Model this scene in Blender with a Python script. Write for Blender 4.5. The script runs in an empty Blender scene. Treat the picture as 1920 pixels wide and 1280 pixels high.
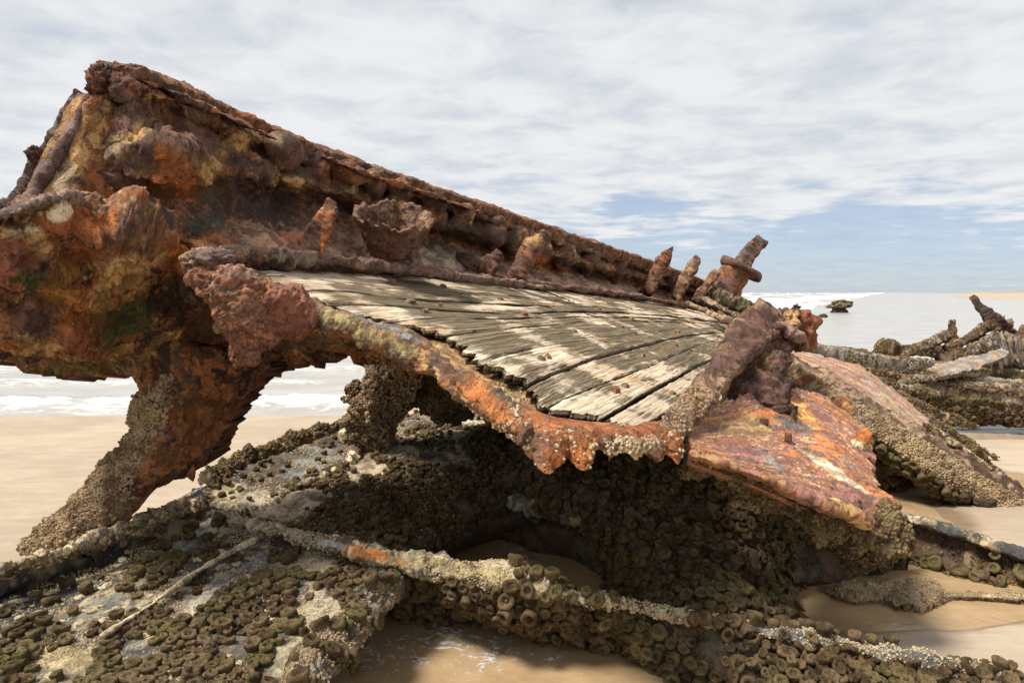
import bpy, math, random
import numpy as np
from mathutils import Vector

C = bpy.context.scene
RNG = np.random.RandomState(7)
random.seed(7)

# ------------------------------------------------------------------ camera, sky, sun
F = 1280.0
TH = math.atan(92 / 1280.0)
CAMZ = 1.6
cam_d = bpy.data.cameras.new('camera')
cam_d.lens = 24.0; cam_d.sensor_width = 36.0; cam_d.clip_start = 0.05; cam_d.clip_end = 9000
cam = bpy.data.objects.new('camera', cam_d); C.collection.objects.link(cam)
cam.location = (0, 0, CAMZ); cam.rotation_euler = (math.pi / 2 - TH, 0, 0)
C.camera = cam
C.view_settings.view_transform = 'Standard'; C.view_settings.look = 'None'
C.view_settings.exposure = 0.32; C.view_settings.gamma = 1.0
C.view_settings.use_curve_mapping = False

SUN_EL, SUN_AZ = math.radians(60), math.radians(-112)      # azimuth from +Y, clockwise
SD = Vector((math.sin(SUN_AZ) * math.cos(SUN_EL), math.cos(SUN_AZ) * math.cos(SUN_EL), math.sin(SUN_EL)))
sl = bpy.data.lights.new('sun', 'SUN'); sl.energy = 4.8; sl.angle = math.radians(14.0); sl.color = (1, .955, .88)
so = bpy.data.objects.new('sun', sl); C.collection.objects.link(so)
so.rotation_euler = SD.to_track_quat('Z', 'Y').to_euler()


def N(nt, typ, **kw):
    n = nt.nodes.new(typ)
    for k, v in kw.items():
        if k.startswith('_'):
            setattr(n, k[1:], v)
        else:
            key = k.replace('__', ' ')
            try:
                key = int(key)
            except ValueError:
                pass
            s = n.inputs[key]
            if isinstance(v, bpy.types.NodeSocket):
                nt.links.new(v, s)
            else:
                s.default_value = v
    return n


def mth(nt, op, a, b=0.0, clamp=False):
    n = nt.nodes.new('ShaderNodeMath'); n.operation = op; n.use_clamp = clamp
    for i, v in enumerate((a, b)):
        if isinstance(v, bpy.types.NodeSocket): nt.links.new(v, n.inputs[i])
        else: n.inputs[i].default_value = v
    return n.outputs[0]


def sstep(nt, v, a, b):
    n = nt.nodes.new('ShaderNodeMapRange'); n.interpolation_type = 'SMOOTHSTEP'
    nt.links.new(v, n.inputs['Value']); n.inputs['From Min'].default_value = a; n.inputs['From Max'].default_value = b
    return n.outputs['Result']


def mixc(nt, f, a, b, typ='MIX'):
    n = nt.nodes.new('ShaderNodeMix'); n.data_type = 'RGBA'; n.blend_type = typ
    for s, v in ((n.inputs[0], f), (n.inputs[6], a), (n.inputs[7], b)):
        if isinstance(v, bpy.types.NodeSocket): nt.links.new(v, s)
        elif isinstance(v, (int, float)): s.default_value = v
        else: s.default_value = (*v, 1) if len(v) == 3 else v
    return n.outputs[2]


def noise(nt, vec, scale, detail=6, rough=.55, dist=0.0):
    n = nt.nodes.new('ShaderNodeTexNoise'); n.inputs['Scale'].default_value = scale
    n.inputs['Detail'].default_value = detail; n.inputs['Roughness'].default_value = rough
    n.inputs['Distortion'].default_value = dist
    if vec is not None: nt.links.new(vec, n.inputs['Vector'])
    return n.outputs['Fac']


# world: clear blue low down, broken white cloud layer above
w = bpy.data.worlds.new('World'); C.world = w; w.use_nodes = True
nt = w.node_tree; nt.nodes.clear()
sky = nt.nodes.new('ShaderNodeTexSky'); sky.sky_type = 'NISHITA'; sky.sun_disc = False
sky.sun_elevation = SUN_EL; sky.sun_rotation = SUN_AZ; sky.air_density = 1.0; sky.dust_density = .25; sky.ozone_density = 2.0
tc = nt.nodes.new('ShaderNodeTexCoord')
sep = N(nt, 'ShaderNodeSeparateXYZ', Vector=tc.outputs['Generated'])
X, Y_, Z = sep.outputs
zz = mth(nt, 'ADD', mth(nt, 'MAXIMUM', Z, 0.0), 0.07)
u = mth(nt, 'DIVIDE', X, zz); v = mth(nt, 'DIVIDE', Y_, zz)
uv = N(nt, 'ShaderNodeCombineXYZ', X=u, Y=v, Z=0.0).outputs[0]
mp = N(nt, 'ShaderNodeMapping', Vector=uv, Scale=(1.3, 1.35, 1), Rotation=(0, 0, math.radians(12))).outputs[0]
n1 = noise(nt, mp, .8, 9, .56, .3)
n2 = noise(nt, mp, 2.1, 8, .58, .3)
n3 = noise(nt, mp, 0.22, 3, .5)
cov = mth(nt, 'ADD', mth(nt, 'MULTIPLY', n1, .5), mth(nt, 'ADD', mth(nt, 'MULTIPLY', n2, .25), mth(nt, 'MULTIPLY', n3, .25)))
# thinning of the cloud toward the sea horizon on the right hand (east) side
low = sstep(nt, mth(nt, 'ADD', Z, mth(nt, 'MULTIPLY', mth(nt, 'SUBTRACT', n1, .5), .16)), 0.035, 0.17)
thr = mth(nt, 'SUBTRACT', cov, mth(nt, 'SUBTRACT', .60, mth(nt, 'MULTIPLY', low, .27)))
mask = sstep(nt, thr, -0.09, 0.13)
grey = sstep(nt, mth(nt, 'ADD', mth(nt, 'MULTIPLY', n2, .6), mth(nt, 'MULTIPLY', n1, .4)), .34, .60)
ccol = mixc(nt, grey, (.66, .705, .765), (.90, .905, .91))
skt = mixc(nt, 1.0, sky.outputs[0], (1.02, .96, 1.0), 'MULTIPLY')
skt = mixc(nt, sstep(nt, Z, .30, .0), skt, mixc(nt, 1.0, skt, (.60, .76, .98), 'MULTIPLY'))
skt = mixc(nt, .35, skt, (5.0, 6.0, 7.2))
bg1 = N(nt, 'ShaderNodeBackground', Color=skt, Strength=.088)
bg2 = N(nt, 'ShaderNodeBackground', Color=ccol, Strength=.78)
mask2 = mth(nt, 'MAXIMUM', mth(nt, 'MULTIPLY', mask, .95), .28)
ms = N(nt, 'ShaderNodeMixShader', Fac=mask2); nt.links.new(bg1.outputs[0], ms.inputs[1]); nt.links.new(bg2.outputs[0], ms.inputs[2])
wo = nt.nodes.new('ShaderNodeOutputWorld'); nt.links.new(ms.outputs[0], wo.inputs[0])

# ------------------------------------------------------------------ geometry helpers
cT, sT = math.cos(TH), math.sin(TH)


def ray(px, py):
    a = (px - 960) / F; b = (640 - py) / F
    return np.array([a, cT + b * sT, -sT + b * cT])


def P(px, py, Y):
    r = ray(px, py)
    return np.array([0, 0, CAMZ]) + r * (Y / r[1])


def PG(px, py, z):
    r = ray(px, py)
    return np.array([0, 0, CAMZ]) + r * ((z - CAMZ) / r[2])


def proj(p):
    p = np.asarray(p); x = p[..., 0]; y = p[..., 1]; z = p[..., 2] - CAMZ
    d = y * cT - z * sT; uu = y * sT + z * cT
    d = np.where(np.abs(d) < 1e-4, 1e-4, d)
    return 960 + F * x / d, 640 - F * uu / d


_perm = np.random.RandomState(3).permutation(256); _perm = np.concatenate([_perm] * 3)
_g = np.random.RandomState(4).normal(size=(256, 3)); _g /= np.linalg.norm(_g, axis=1)[:, None]


def pnoise(p):
    sh = p.shape[:-1]; p = p.reshape(-1, 3)
    i = np.floor(p).astype(np.int64); f = p - i; i &= 255
    s = f * f * f * (f * (f * 6 - 15) + 10)
    out = 0
    for dx in (0, 1):
        wx = s[:, 0] if dx else 1 - s[:, 0]
        for dy in (0, 1):
            wy = s[:, 1] if dy else 1 - s[:, 1]
            for dz in (0, 1):
                wz = s[:, 2] if dz else 1 - s[:, 2]
                h = _perm[(_perm[(_perm[(i[:, 0] + dx) & 255] + i[:, 1] + dy) & 255] + i[:, 2] + dz) & 255]
                g = _g[h]
                d = g[:, 0] * (f[:, 0] - dx) + g[:, 1] * (f[:, 1] - dy) + g[:, 2] * (f[:, 2] - dz)
                out = out + wx * wy * wz * d
    return (out * 1.5).reshape(sh)


def fbm(p, f=1.0, o=4, g=.5, off=0.0):
    r = 0; a = 1.0
    p = np.asarray(p) * f + off
    for k in range(o):
        r = r + a * pnoise(p); p = p * 2.03 + 17.3; a *= g
    return r


def ridge(p, f=1.0, o=3, off=0.0):
    r = 0; a = 1.0; p = np.asarray(p) * f + off
    for k in range(o):
        r = r + a * (1 - 2 * np.abs(pnoise(p))); p = p * 2.1 + 9.1; a *= .5
    return r / 1.75 - .5


def catmull(pts, n, closed=False):
    """pts (k, ...) resampled to n rows"""
    pts = np.asarray(pts, float); k = len(pts)
    if k == 1: return np.repeat(pts, n, 0)
    ext = np.concatenate([[2 * pts[0] - pts[1]], pts, [2 * pts[-1] - pts[-2]]])
    t = np.linspace(0, k - 1, n); i = np.minimum(t.astype(int), k - 2); f = (t - i).reshape((-1,) + (1,) * (pts.ndim - 1))
    a, b, c, d = ext[i], ext[i + 1], ext[i + 2], ext[i + 3]
    return .5 * (2 * b + (c - a) * f + (2 * a - 5 * b + 4 * c - d) * f ** 2 + (3 * b - a - 3 * c + d) * f ** 3)


def nrm(v):
    return v / (np.linalg.norm(v, axis=-1, keepdims=True) + 1e-9)


def mkmesh(name, V, Fq, smooth=True, tris=None):
    me = bpy.data.meshes.new(name)
    V = np.asarray(V, np.float32).reshape(-1, 3)
    Fq = np.asarray(Fq, np.int32).reshape(-1, 4) if Fq is not None and len(Fq) else np.zeros((0, 4), np.int32)
    T = np.asarray(tris, np.int32).reshape(-1, 3) if tris is not None and len(tris) else np.zeros((0, 3), np.int32)
    me.vertices.add(len(V)); me.vertices.foreach_set('co', V.ravel())
    nl = Fq.size + T.size; me.loops.add(nl)
    me.loops.foreach_set('vertex_index', np.concatenate([Fq.ravel(), T.ravel()]).astype(np.int32))
    st = np.concatenate([np.arange(len(Fq)) * 4, Fq.size + np.arange(len(T)) * 3]).astype(np.int32)
    me.polygons.add(len(st)); me.polygons.foreach_set('loop_start', st)
    me.polygons.foreach_set('use_smooth', np.full(len(st), smooth))
    me.update(); me.validate()
    return me


def setattr_col(me, name, arr):
    a = me.attributes.new(name, 'FLOAT_COLOR', 'POINT')
    arr = np.asarray(arr, np.float32)
    a.data.foreach_set('color', np.concatenate([arr, np.ones((len(arr), 1), np.float32)], 1).ravel())


def setattr_f(me, name, arr):
    a = me.attributes.new(name, 'FLOAT', 'POINT'); a.data.foreach_set('value', np.asarray(arr, np.float32).ravel())


def setattr_v(me, name, arr):
    a = me.attributes.new(name, 'FLOAT_VECTOR', 'POINT'); a.data.foreach_set('vector', np.asarray(arr, np.float32).ravel())


def thing(name, label, cat, loc, group=None):
    o = bpy.data.objects.new(name, None); C.collection.objects.link(o); o.empty_display_size = .1
    o.location = [float(q) for q in loc]; o['label'] = label; o['category'] = cat
    if group: o['group'] = group
    return o


def wloc(o):
    v = Vector((0, 0, 0))
    while o is not None:
        v = v + o.location; o = o.parent
    return np.array(v)


def link(name, me, mat, parent=None, **props):
    """me holds world coordinates; shift to the parent's frame"""
    if parent is not None:
        L = wloc(parent)
        co = np.empty(len(me.vertices) * 3, np.float32); me.vertices.foreach_get('co', co)
        me.vertices.foreach_set('co', (co.reshape(-1, 3) - L).astype(np.float32).ravel()); me.update()
    o = bpy.data.objects.new(name, me); C.collection.objects.link(o)
    if parent is not None: o.parent = parent
    if mat and not me.materials: me.materials.append(mat)
    for k, v in props.items(): o[k] = v
    return o


def gridfaces(nv, nu, closed=False, off=0, flip=False):
    i = np.arange(nv - 1)[:, None]; j = np.arange(nu if closed else nu - 1)[None, :]
    j2 = (j + 1) % nu
    a = i * nu + j; b = i * nu + j2; c = (i + 1) * nu + j2; d = (i + 1) * nu + j
    q = np.stack([a, b, c, d], -1).reshape(-1, 4) + off
    return q[:, ::-1] if flip else q


def gnormals(G, closed=False):
    du = (np.roll(G, -1, 1) - np.roll(G, 1, 1)) if closed else np.gradient(G, axis=1)
    dv = np.gradient(G, axis=0)
    return nrm(np.cross(du, dv))


# ------------------------------------------------------------------ palettes (base colours, linear)
MAUVE = (.115, .060, .042); DARK = (.038, .024, .018); ORANGE = (.37, .130, .038); OCHRE = (.36, .212, .085)
RUST = (.24, .085, .032); PINK = (.20, .088, .052); PALE = (.52, .42, .27); GREY = (.20, .19, .175); MOSS = (.055, .062, .022)
SLATE = (.070, .070, .068); SANDY = (.40, .32, .22); BROWN = (.075, .045, .026); TAN = (.27, .19, .11)


def paint(me, V, cols, freq=3.0, spots=(), seed=0.0, w0=.5, amp=1.4, thr=.2, streak=None):
    """cols: list of colours; low frequency noise picks among them, giving ca; neighbours give cb; w = mix bias"""
    V = np.asarray(V).reshape(-1, 3)
    cols = np.array(cols, float); k = len(cols)
    S = V if streak is None else streak
    n = fbm(S, freq, 5, .6, seed) * amp + .5
    m = fbm(S, freq * 1.7, 5, .6, seed + 31) * amp + .5
    def pick(n):
        t = np.clip(n, 0, .999) * k - .5; i = np.clip(np.floor(t).astype(int), 0, k - 1); j = np.clip(i + 1, 0, k - 1)
        f = np.clip((t - i - .5) / .35 + .5, 0, 1)[:, None]
        return cols[i] * (1 - f) + cols[j] * f
    A = pick(n); B = pick(m) * .62
    W = np.full(len(V), w0) + fbm(S, freq * 3, 4, .6, seed + 11) * .5
    if len(spots):
        px, py = proj(V); wob = fbm(V, 9.0, 4, .6, seed + 5) + .5 * fbm(V, 31.0, 3, .6, seed + 6)
        for s in spots:
            sx, sy, rx, ry, c = s[:5]; ang = math.radians(s[5]) if len(s) > 5 else 0
            dx, dy = px - sx, py - sy
            a = dx * math.cos(ang) + dy * math.sin(ang); b = -dx * math.sin(ang) + dy * math.cos(ang)
            d = np.sqrt((a / rx) ** 2 + (b / ry) ** 2) + wob * .55
            f = np.clip((1.15 - d) / .35, 0, 1)[:, None]
            A = A * (1 - f) + np.array(c) * f; B = B * (1 - f * .75) + np.array(c) * .55 * f * .75
    setattr_col(me, 'ca', A); setattr_col(me, 'cb', B); setattr_f(me, 'w', W)


def crust_mat(name, rough=.82, spec=.25, fine=70, bump=.5, speck=0.0, wet=0.0):
    m = bpy.data.materials.new(name); m.use_nodes = True; nt = m.node_tree; bs = nt.nodes['Principled BSDF']
    g = nt.nodes.new('ShaderNodeNewGeometry'); pos = g.outputs['Position']
    A = N(nt, 'ShaderNodeAttribute', _attribute_name='ca').outputs['Color']
    B = N(nt, 'ShaderNodeAttribute', _attribute_name='cb').outputs['Color']
    W = N(nt, 'ShaderNodeAttribute', _attribute_name='w').outputs['Fac']
    n1 = noise(nt, pos, fine * .35, 8, .68, .4); n2 = noise(nt, pos, fine * 1.6, 6, .7); n3 = noise(nt, pos, 9, 5, .6)
    f = sstep(nt, mth(nt, 'ADD', n1, mth(nt, 'SUBTRACT', W, .5)), .40, .60)
    col = mixc(nt, f, B, A)
    n6 = noise(nt, pos, fine * 4.5, 3, .6)
    vv = mth(nt, 'MAXIMUM', mth(nt, 'SUBTRACT', mth(nt, 'ADD', mth(nt, 'MULTIPLY', n2, 2.6), mth(nt, 'MULTIPLY', n6, 1.2)), .20), .20)
    vp = nt.nodes.new('ShaderNodeTexVoronoi'); vp.inputs['Scale'].default_value = fine * 1.1
    wrp = N(nt, 'ShaderNodeVectorMath', _operation='ADD'); nt.links.new(pos, wrp.inputs[0]); nt.links.new(N(nt, 'ShaderNodeVectorMath', _operation='SCALE', Scale=.02).outputs[0], wrp.inputs[1])
    nn_ = nt.nodes.new('ShaderNodeTexNoise'); nn_.inputs['Scale'].default_value = fine * .5; nt.links.new(pos, nn_.inputs['Vector'])
    nt.links.new(nn_.outputs['Color'], wrp.inputs[1].links[0].from_node.inputs[0]); nt.links.new(wrp.outputs[0], vp.inputs['Vector'])
    pit = sstep(nt, vp.outputs['Distance'], .05, .34)
    col = mixc(nt, mth(nt, 'MULTIPLY', mth(nt, 'MULTIPLY', mth(nt, 'SUBTRACT', 1.0, pit), sstep(nt, n3, .42, .60)), .65), col, (.016, .011, .009))
    col = mixc(nt, 1.0, col, N(nt, 'ShaderNodeCombineXYZ', X=vv, Y=vv, Z=vv).outputs[0], 'MULTIPLY')
    # rust bleeding: hue wander
    col = mixc(nt, mth(nt, 'MULTIPLY', sstep(nt, n3, .55, .75), .45), col, (.20, .07, .022))
    col = mixc(nt, mth(nt, 'MULTIPLY', sstep(nt, noise(nt, pos, 38, 7, .7), .56, .66), .65), col, (.018, .012, .010))
    hgt = mth(nt, 'ADD', mth(nt, 'ADD', mth(nt, 'MULTIPLY', n1, 1.0), mth(nt, 'MULTIPLY', n2, .6)), mth(nt, 'ADD', mth(nt, 'MULTIPLY', pit, .35), mth(nt, 'MULTIPLY', n6, .15)))
    if speck > 0:
        vo = nt.nodes.new('ShaderNodeTexVoronoi'); vo.inputs['Scale'].default_value = 130; nt.links.new(pos, vo.inputs['Vector'])
        sp = mth(nt, 'MULTIPLY', sstep(nt, vo.outputs['Distance'], .38, .18), sstep(nt, noise(nt, pos, 5, 5, .7), .62 - speck * .25, .72 - speck * .25))
        vr = N(nt, 'ShaderNodeSeparateColor', Color=vo.outputs['Color']).outputs[0]
        sp = mth(nt, 'MULTIPLY', sp, sstep(nt, vr, .25, .3))
        col = mixc(nt, mth(nt, 'MULTIPLY', sp, .7), col, (.36, .30, .20))
        hgt = mth(nt, 'ADD', hgt, mth(nt, 'MULTIPLY', sp, .6))
    nt.links.new(col, bs.inputs['Base Color'])
    r = mth(nt, 'SUBTRACT', rough + .12, mth(nt, 'MULTIPLY', n1, .3)) if not wet else mth(nt, 'SUBTRACT', rough, mth(nt, 'MULTIPLY', sstep(nt, noise(nt, pos, 4, 4, .6), .5, .62), wet))
    nt.links.new(r, bs.inputs['Roughness'])
    bs.inputs['Specular IOR Level'].default_value = spec
    b = N(nt, 'ShaderNodeBump', Strength=bump, Distance=.02, Height=hgt)
    nt.links.new(b.outputs[0], bs.inputs['Normal'])
    return m


M_RUST = crust_mat('corroded_iron', fine=70, bump=.9)
M_PLATE = crust_mat('encrusted_plate', rough=.8, fine=90, bump=.8, speck=1.0, wet=.22)
M_SPECK = crust_mat('barnacled_iron', fine=80, bump=.8, speck=1.2)
M_APRON = crust_mat('flaking_orange_iron', fine=45, bump=.55, rough=.7, spec=.35)


def squirt_mat(name, c1, c2, c3, green=.5):
    m = bpy.data.materials.new(name); m.use_nodes = True; nt = m.node_tree; bs = nt.nodes['Principled BSDF']
    g = nt.nodes.new('ShaderNodeNewGeometry'); pos = g.outputs['Position']
    n1 = noise(nt, pos, 14, 5, .6); n2 = noise(nt, pos, 160, 5, .7); n3 = noise(nt, pos, 3.2, 5, .65); n4 = noise(nt, pos, 45, 3, .6)
    col = mixc(nt, sstep(nt, n1, .38, .62), c1, c2)
    up = N(nt, 'ShaderNodeSeparateXYZ', Vector=g.outputs['Normal']).outputs[2]
    col = mixc(nt, mth(nt, 'MULTIPLY', sstep(nt, mth(nt, 'ADD', n3, mth(nt, 'MULTIPLY', n4, .3)), .60, .76), green), col, c3)
    vv = mth(nt, 'MAXIMUM', mth(nt, 'SUBTRACT', mth(nt, 'MULTIPLY', n2, 3.0), 0.58), .15)
    col = mixc(nt, 1.0, col, N(nt, 'ShaderNodeCombineXYZ', X=vv, Y=vv, Z=vv).outputs[0], 'MULTIPLY')
    nt.links.new(col, bs.inputs['Base Color']); bs.inputs['Roughness'].default_value = .9; bs.inputs['Specular IOR Level'].default_value = .12
    b = N(nt, 'ShaderNodeBump', Strength=.9, Distance=.006, Height=mth(nt, 'ADD', n2, mth(nt, 'MULTIPLY', n4, .8)))
    nt.links.new(b.outputs[0], bs.inputs['Normal'])
    return m


M_SQ = squirt_mat('sea_squirt_skin', (.058, .037, .019), (.155, .105, .056), (.13, .125, .038), .35)
M_BARN = squirt_mat('barnacle_shell', (.20, .13, .07), (.42, .31, .195), (.50, .36, .18), .5)
M_BARNP = squirt_mat('pale_barnacle_shell', (.44, .34, .20), (.60, .50, .34), (.52, .38, .18), .5)
M_BARND = squirt_mat('mossy_barnacle_shell', (.085, .058, .027), (.25, .175, .08), (.22, .15, .05), .45)


# ------------------------------------------------------------------ shape builders
class Surf:
    pass


def sheet(name, rows, nu, nv, mat, parent, cols, disp=(.03, .01, .004), thick=(0, .05, -.05), bumps=(), jag=None,
          zrows=False, flip=None, sub=None, spots=(), freq=3.0, seed=0.0, w0=.5, amp=1.4, streak=None, rag=0.0, edgefade=True, flakes=0.0, props={}):
    """rows: control rows of (px,py,Y) or (px,py,z); builds a thick, displaced, closed sheet"""
    R = np.array([[(PG if zrows else P)(*c) for c in r] for r in rows])
    G = catmull(R, nv); G = np.transpose(catmull(np.transpose(G, (1, 0, 2)), nu), (1, 0, 2))
    Nn = gnormals(G)
    vd = np.array([0, 0, CAMZ]) - G
    if zrows: s = np.sign(np.mean(Nn[..., 2]))
    else: s = np.sign(np.mean(np.sum(Nn * vd, -1)))
    if flip: s = -s
    Nn = Nn * s
    G0 = G.copy()
    a, b, c = disp
    D = a * fbm(G, 2.3, 3, .5, seed) + b * fbm(G, 9, 3, .55, seed + 3) + c * ridge(G, 34, 3, seed + 5)
    rmask = np.zeros(G.shape[:2])
    for (bx, by, bY, rpx, hh, ru) in bumps:
        cpt = P(bx, by, bY); rad = rpx * bY / F
        dd = np.linalg.norm((G - cpt) * np.array([1, .7, 1]), axis=-1) / rad + fbm(G, 5, 3, .5, seed + 20) * .28
        bell = np.clip(1 - dd ** 2, 0, 1) ** .6
        D = D + hh * bell + ru * bell * (ridge(G, 17, 3, seed + 8) + .5 * ridge(G, 45, 2, seed + 9))
        rmask = np.maximum(rmask, bell)
    if flakes:
        q = fbm(G * np.array([1, 1, 1]), 7, 4, .55, seed + 40) * 4
        D = D + flakes * (np.floor(q) + np.clip((q - np.floor(q)) * 5, 0, 1)) * .5
    G = G + Nn * D[..., None]
    vv, uu = np.meshgrid(np.linspace(0, 1, nv), np.linspace(0, 1, nu), indexing='ij')
    if rag:   # ragged outline on all borders, in the sheet's own directions
        du = nrm(np.gradient(G0, axis=1)); dv = nrm(np.gradient(G0, axis=0))
        e = np.maximum(np.clip(1 - uu / .08, 0, 1), 0) - np.clip((uu - .92) / .08, 0, 1)
        f2 = np.clip(1 - vv / .08, 0, 1) - np.clip((vv - .92) / .08, 0, 1)
        rn = fbm(G0, 11, 4, .65, seed + 60)
        G = G + du * (e * rag * rn)[..., None] + dv * (f2 * rag * rn)[..., None]
        G0 = G0 + du * (e * rag * rn)[..., None] + dv * (f2 * rag * rn)[..., None]
    if jag:   # hanging teeth along the last row: (count, length, width)
        rs = np.random.RandomState(int(seed) + 5); cnt, ln, wd = jag
        L = np.zeros(nu); U = np.linspace(0, 1, nu)
        L = ln * .8 * np.clip(fbm(np.stack([U * 20, 0 * U + seed, 0 * U], -1), 1, 3, .5) + .15, 0, 1)
        for k in range(cnt):
            cc = rs.rand(); hh = ln * (.2 + rs.rand()) ** 1.6; ww = wd * (.15 + .6 * rs.rand())
            L = np.maximum(L, hh * np.clip(1 - np.abs(U - cc) / ww, 0, 1) ** (.7 + rs.rand()))
        t = np.clip((vv - .80) / .2, 0, 1) ** 2
        dz = (L[None, :] * t + t * .02 * fbm(G, 20, 3, .6, seed + 70))
        G[..., 2] -= dz; G0[..., 2] -= dz
    T = np.array(thick, float)
    Bk = G0 + T + .5 * (a * fbm(G0, 3, 3, .5, seed + 90))[..., None] * Nn
    # pinch the border so the rim is rounded and thin
    n = nv * nu
    V = np.concatenate([G.reshape(-1, 3), Bk.reshape(-1, 3)])
    fl = s < 0
    Fr = gridfaces(nv, nu, flip=fl); Fb = gridfaces(nv, nu, off=n, flip=not fl)
    top = np.arange(nu); bot = (nv - 1) * nu + np.arange(nu); lef = np.arange(nv) * nu; rig = lef + nu - 1
    def st(e, fp):
        q = np.stack([e[:-1], e[1:], e[1:] + n, e[:-1] + n], -1)
        return q[:, ::-1] if fp else q
    Fs = np.concatenate([st(top, not fl), st(bot, fl), st(lef, fl), st(rig, not fl)])
    me = mkmesh(name, V, np.concatenate([Fr, Fb, Fs]))
    stk = None
    if streak is not None:
        S = np.stack([uu * streak[0], vv * streak[1], 0 * uu], -1).reshape(-1, 3) + fbm(G.reshape(-1, 3), 2.0, 3)[:, None] * .25
        stk = np.concatenate([S, S])
    paint(me, V, cols, freq, spots, seed, w0, amp, streak=stk)
    o = link(name, me, mat, parent, **props)
    r = Surf(); r.G = G; r.N = Nn; r.o = o; r.closed = False
    return r


def limb(name, pts, mat, parent, cols, nl=60, na=24, sq=2.6, disp=(.02, .008, .003), freq=4.0, seed=0.0, spots=(), w0=.5, amp=1.4,
         zpts=False, taper=(0, 0), props={}, tilt=None, rag=0.0, side=None):
    """pts: (px,py,Y|z,width_px,depth_m) stations of a solid bar; width lies across the bar, depth away from the viewer"""
    ctr = np.array([(PG if zpts else P)(p[0], p[1], p[2]) for p in pts])
    hw = np.array([p[3] * c[1] / F / 2 for p, c in zip(pts, ctr)]); hd = np.array([p[4] / 2 for p in pts])
    L = catmull(ctr, nl); HW = np.maximum(catmull(hw[:, None], nl)[:, 0], .003); HD = np.maximum(catmull(hd[:, None], nl)[:, 0], .003)
    t = nrm(np.gradient(L, axis=0)); view = nrm(L - np.array([0, 0, CAMZ])) if side is None else np.repeat(np.array([side], float), nl, 0)
    sd = nrm(np.cross(t, view)); dp = nrm(np.cross(sd, t))
    th = np.linspace(0, 2 * np.pi, na, endpoint=False)
    c, s = np.cos(th), np.sin(th)
    cx = np.sign(c) * np.abs(c) ** (2 / sq); sy = np.sign(s) * np.abs(s) ** (2 / sq)
    k = np.linspace(0, 1, nl)
    sc = np.ones(nl)
    if taper[0]: sc *= np.clip(k / taper[0], 0, 1) ** .5
    if taper[1]: sc *= np.clip((1 - k) / taper[1], 0, 1) ** .5
    G = L[:, None] + sd[:, None] * (cx[None] * (HW * sc)[:, None])[..., None] + dp[:, None] * (sy[None] * (HD * sc)[:, None])[..., None]
    Nn = nrm(sd[:, None] * (cx[None] / HW[:, None])[..., None] + dp[:, None] * (sy[None] / HD[:, None])[..., None])
    a, b, cc = disp
    D = a * fbm(G, 5, 3, .5, seed) + b * fbm(G, 16, 3, .55, seed + 3) + cc * ridge(G, 45, 2, seed + 5)
    G = G + Nn * D[..., None]
    if rag:
        e = (np.clip((k - .86) / .14, 0, 1) - np.clip((.14 - k) / .14, 0, 1))[:, None]
        G = G + t[:, None] * (e * rag * fbm(G, 14, 3, .6, seed + 44))[..., None]
    c0 = G[0].mean(0) - t[0] * HW[0] * .1; c1 = G[-1].mean(0) + t[-1] * HW[-1] * .1
    V = np.concatenate([G.reshape(-1, 3), [c0], [c1]]); n = nl * na
    Fq = gridfaces(nl, na, closed=True)
    j = np.arange(na); j2 = (j + 1) % na
    tr = np.concatenate([np.stack([np.full(na, n), j2, j], -1), np.stack([np.full(na, n + 1), (nl - 1) * na + j, (nl - 1) * na + j2], -1)])
    me = mkmesh(name, V, Fq, tris=tr)
    paint(me, V, cols, freq, spots, seed, w0, amp)
    o = link(name, me, mat, parent, **props)
    r = Surf(); r.G = G; r.N = Nn; r.o = o; r.closed = True
    return r


def lathe(prof, ns, seed=0, amp=.08):
    prof = np.array(prof, float); th = np.linspace(0, 2 * np.pi, ns, endpoint=False)
    G = np.stack([prof[:, 0:1] * np.cos(th), prof[:, 0:1] * np.sin(th), np.repeat(prof[:, 1:2], ns, 1)], -1)
    G = G + amp * fbm(G, 1.6, 3, .6, seed * 13.7)[..., None] * np.array([1, 1, .8])
    V = np.concatenate([G.reshape(-1, 3), [[0, 0, prof[-1, 1]]]]); n = len(prof) * ns; k = len(prof)
    j = np.arange(ns); j2 = (j + 1) % ns
    tr = np.stack([np.full(ns, n), (k - 1) * ns + j, (k - 1) * ns + j2], -1)
    return V, gridfaces(k, ns, closed=True), tr


SQP = [[(.74, -.35), (.84, .2), (.98, .6), (1.03, .9), (.93, 1.10), (.74, 1.16), (.54, 1.08), (.38, .84), (.28, .70), (.17, .84), (.07, .94)],
       [(.76, -.35), (.86, .3), (1.02, .7), (1.0, 1.0), (.86, 1.14), (.64, 1.18), (.46, 1.08), (.34, .86), (.24, .84), (.14, .98), (.06, 1.0)],
       [(.72, -.35), (.82, .35), (.94, .8), (1.0, 1.15), (.92, 1.32), (.74, 1.38), (.54, 1.26), (.38, .96), (.26, .84), (.15, .94), (.06, 1.0)],
       [(.80, -.35), (.98, .2), (1.06, .5), (1.0, .82), (.84, 1.02), (.64, 1.06), (.46, .92), (.32, .74), (.22, .70), (.12, .78), (.05, .8)]]


def squirt(i):
    v, f, t = lathe(SQP[i % 4], 20, i + 1, .16)
    d = nrm(v - np.array([0, 0, .4]))
    return v + d * (.07 * ridge(v, 3.2, 2, i * 3.1) + .03 * pnoise(v * 9 + i))[:, None], f, t


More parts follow.
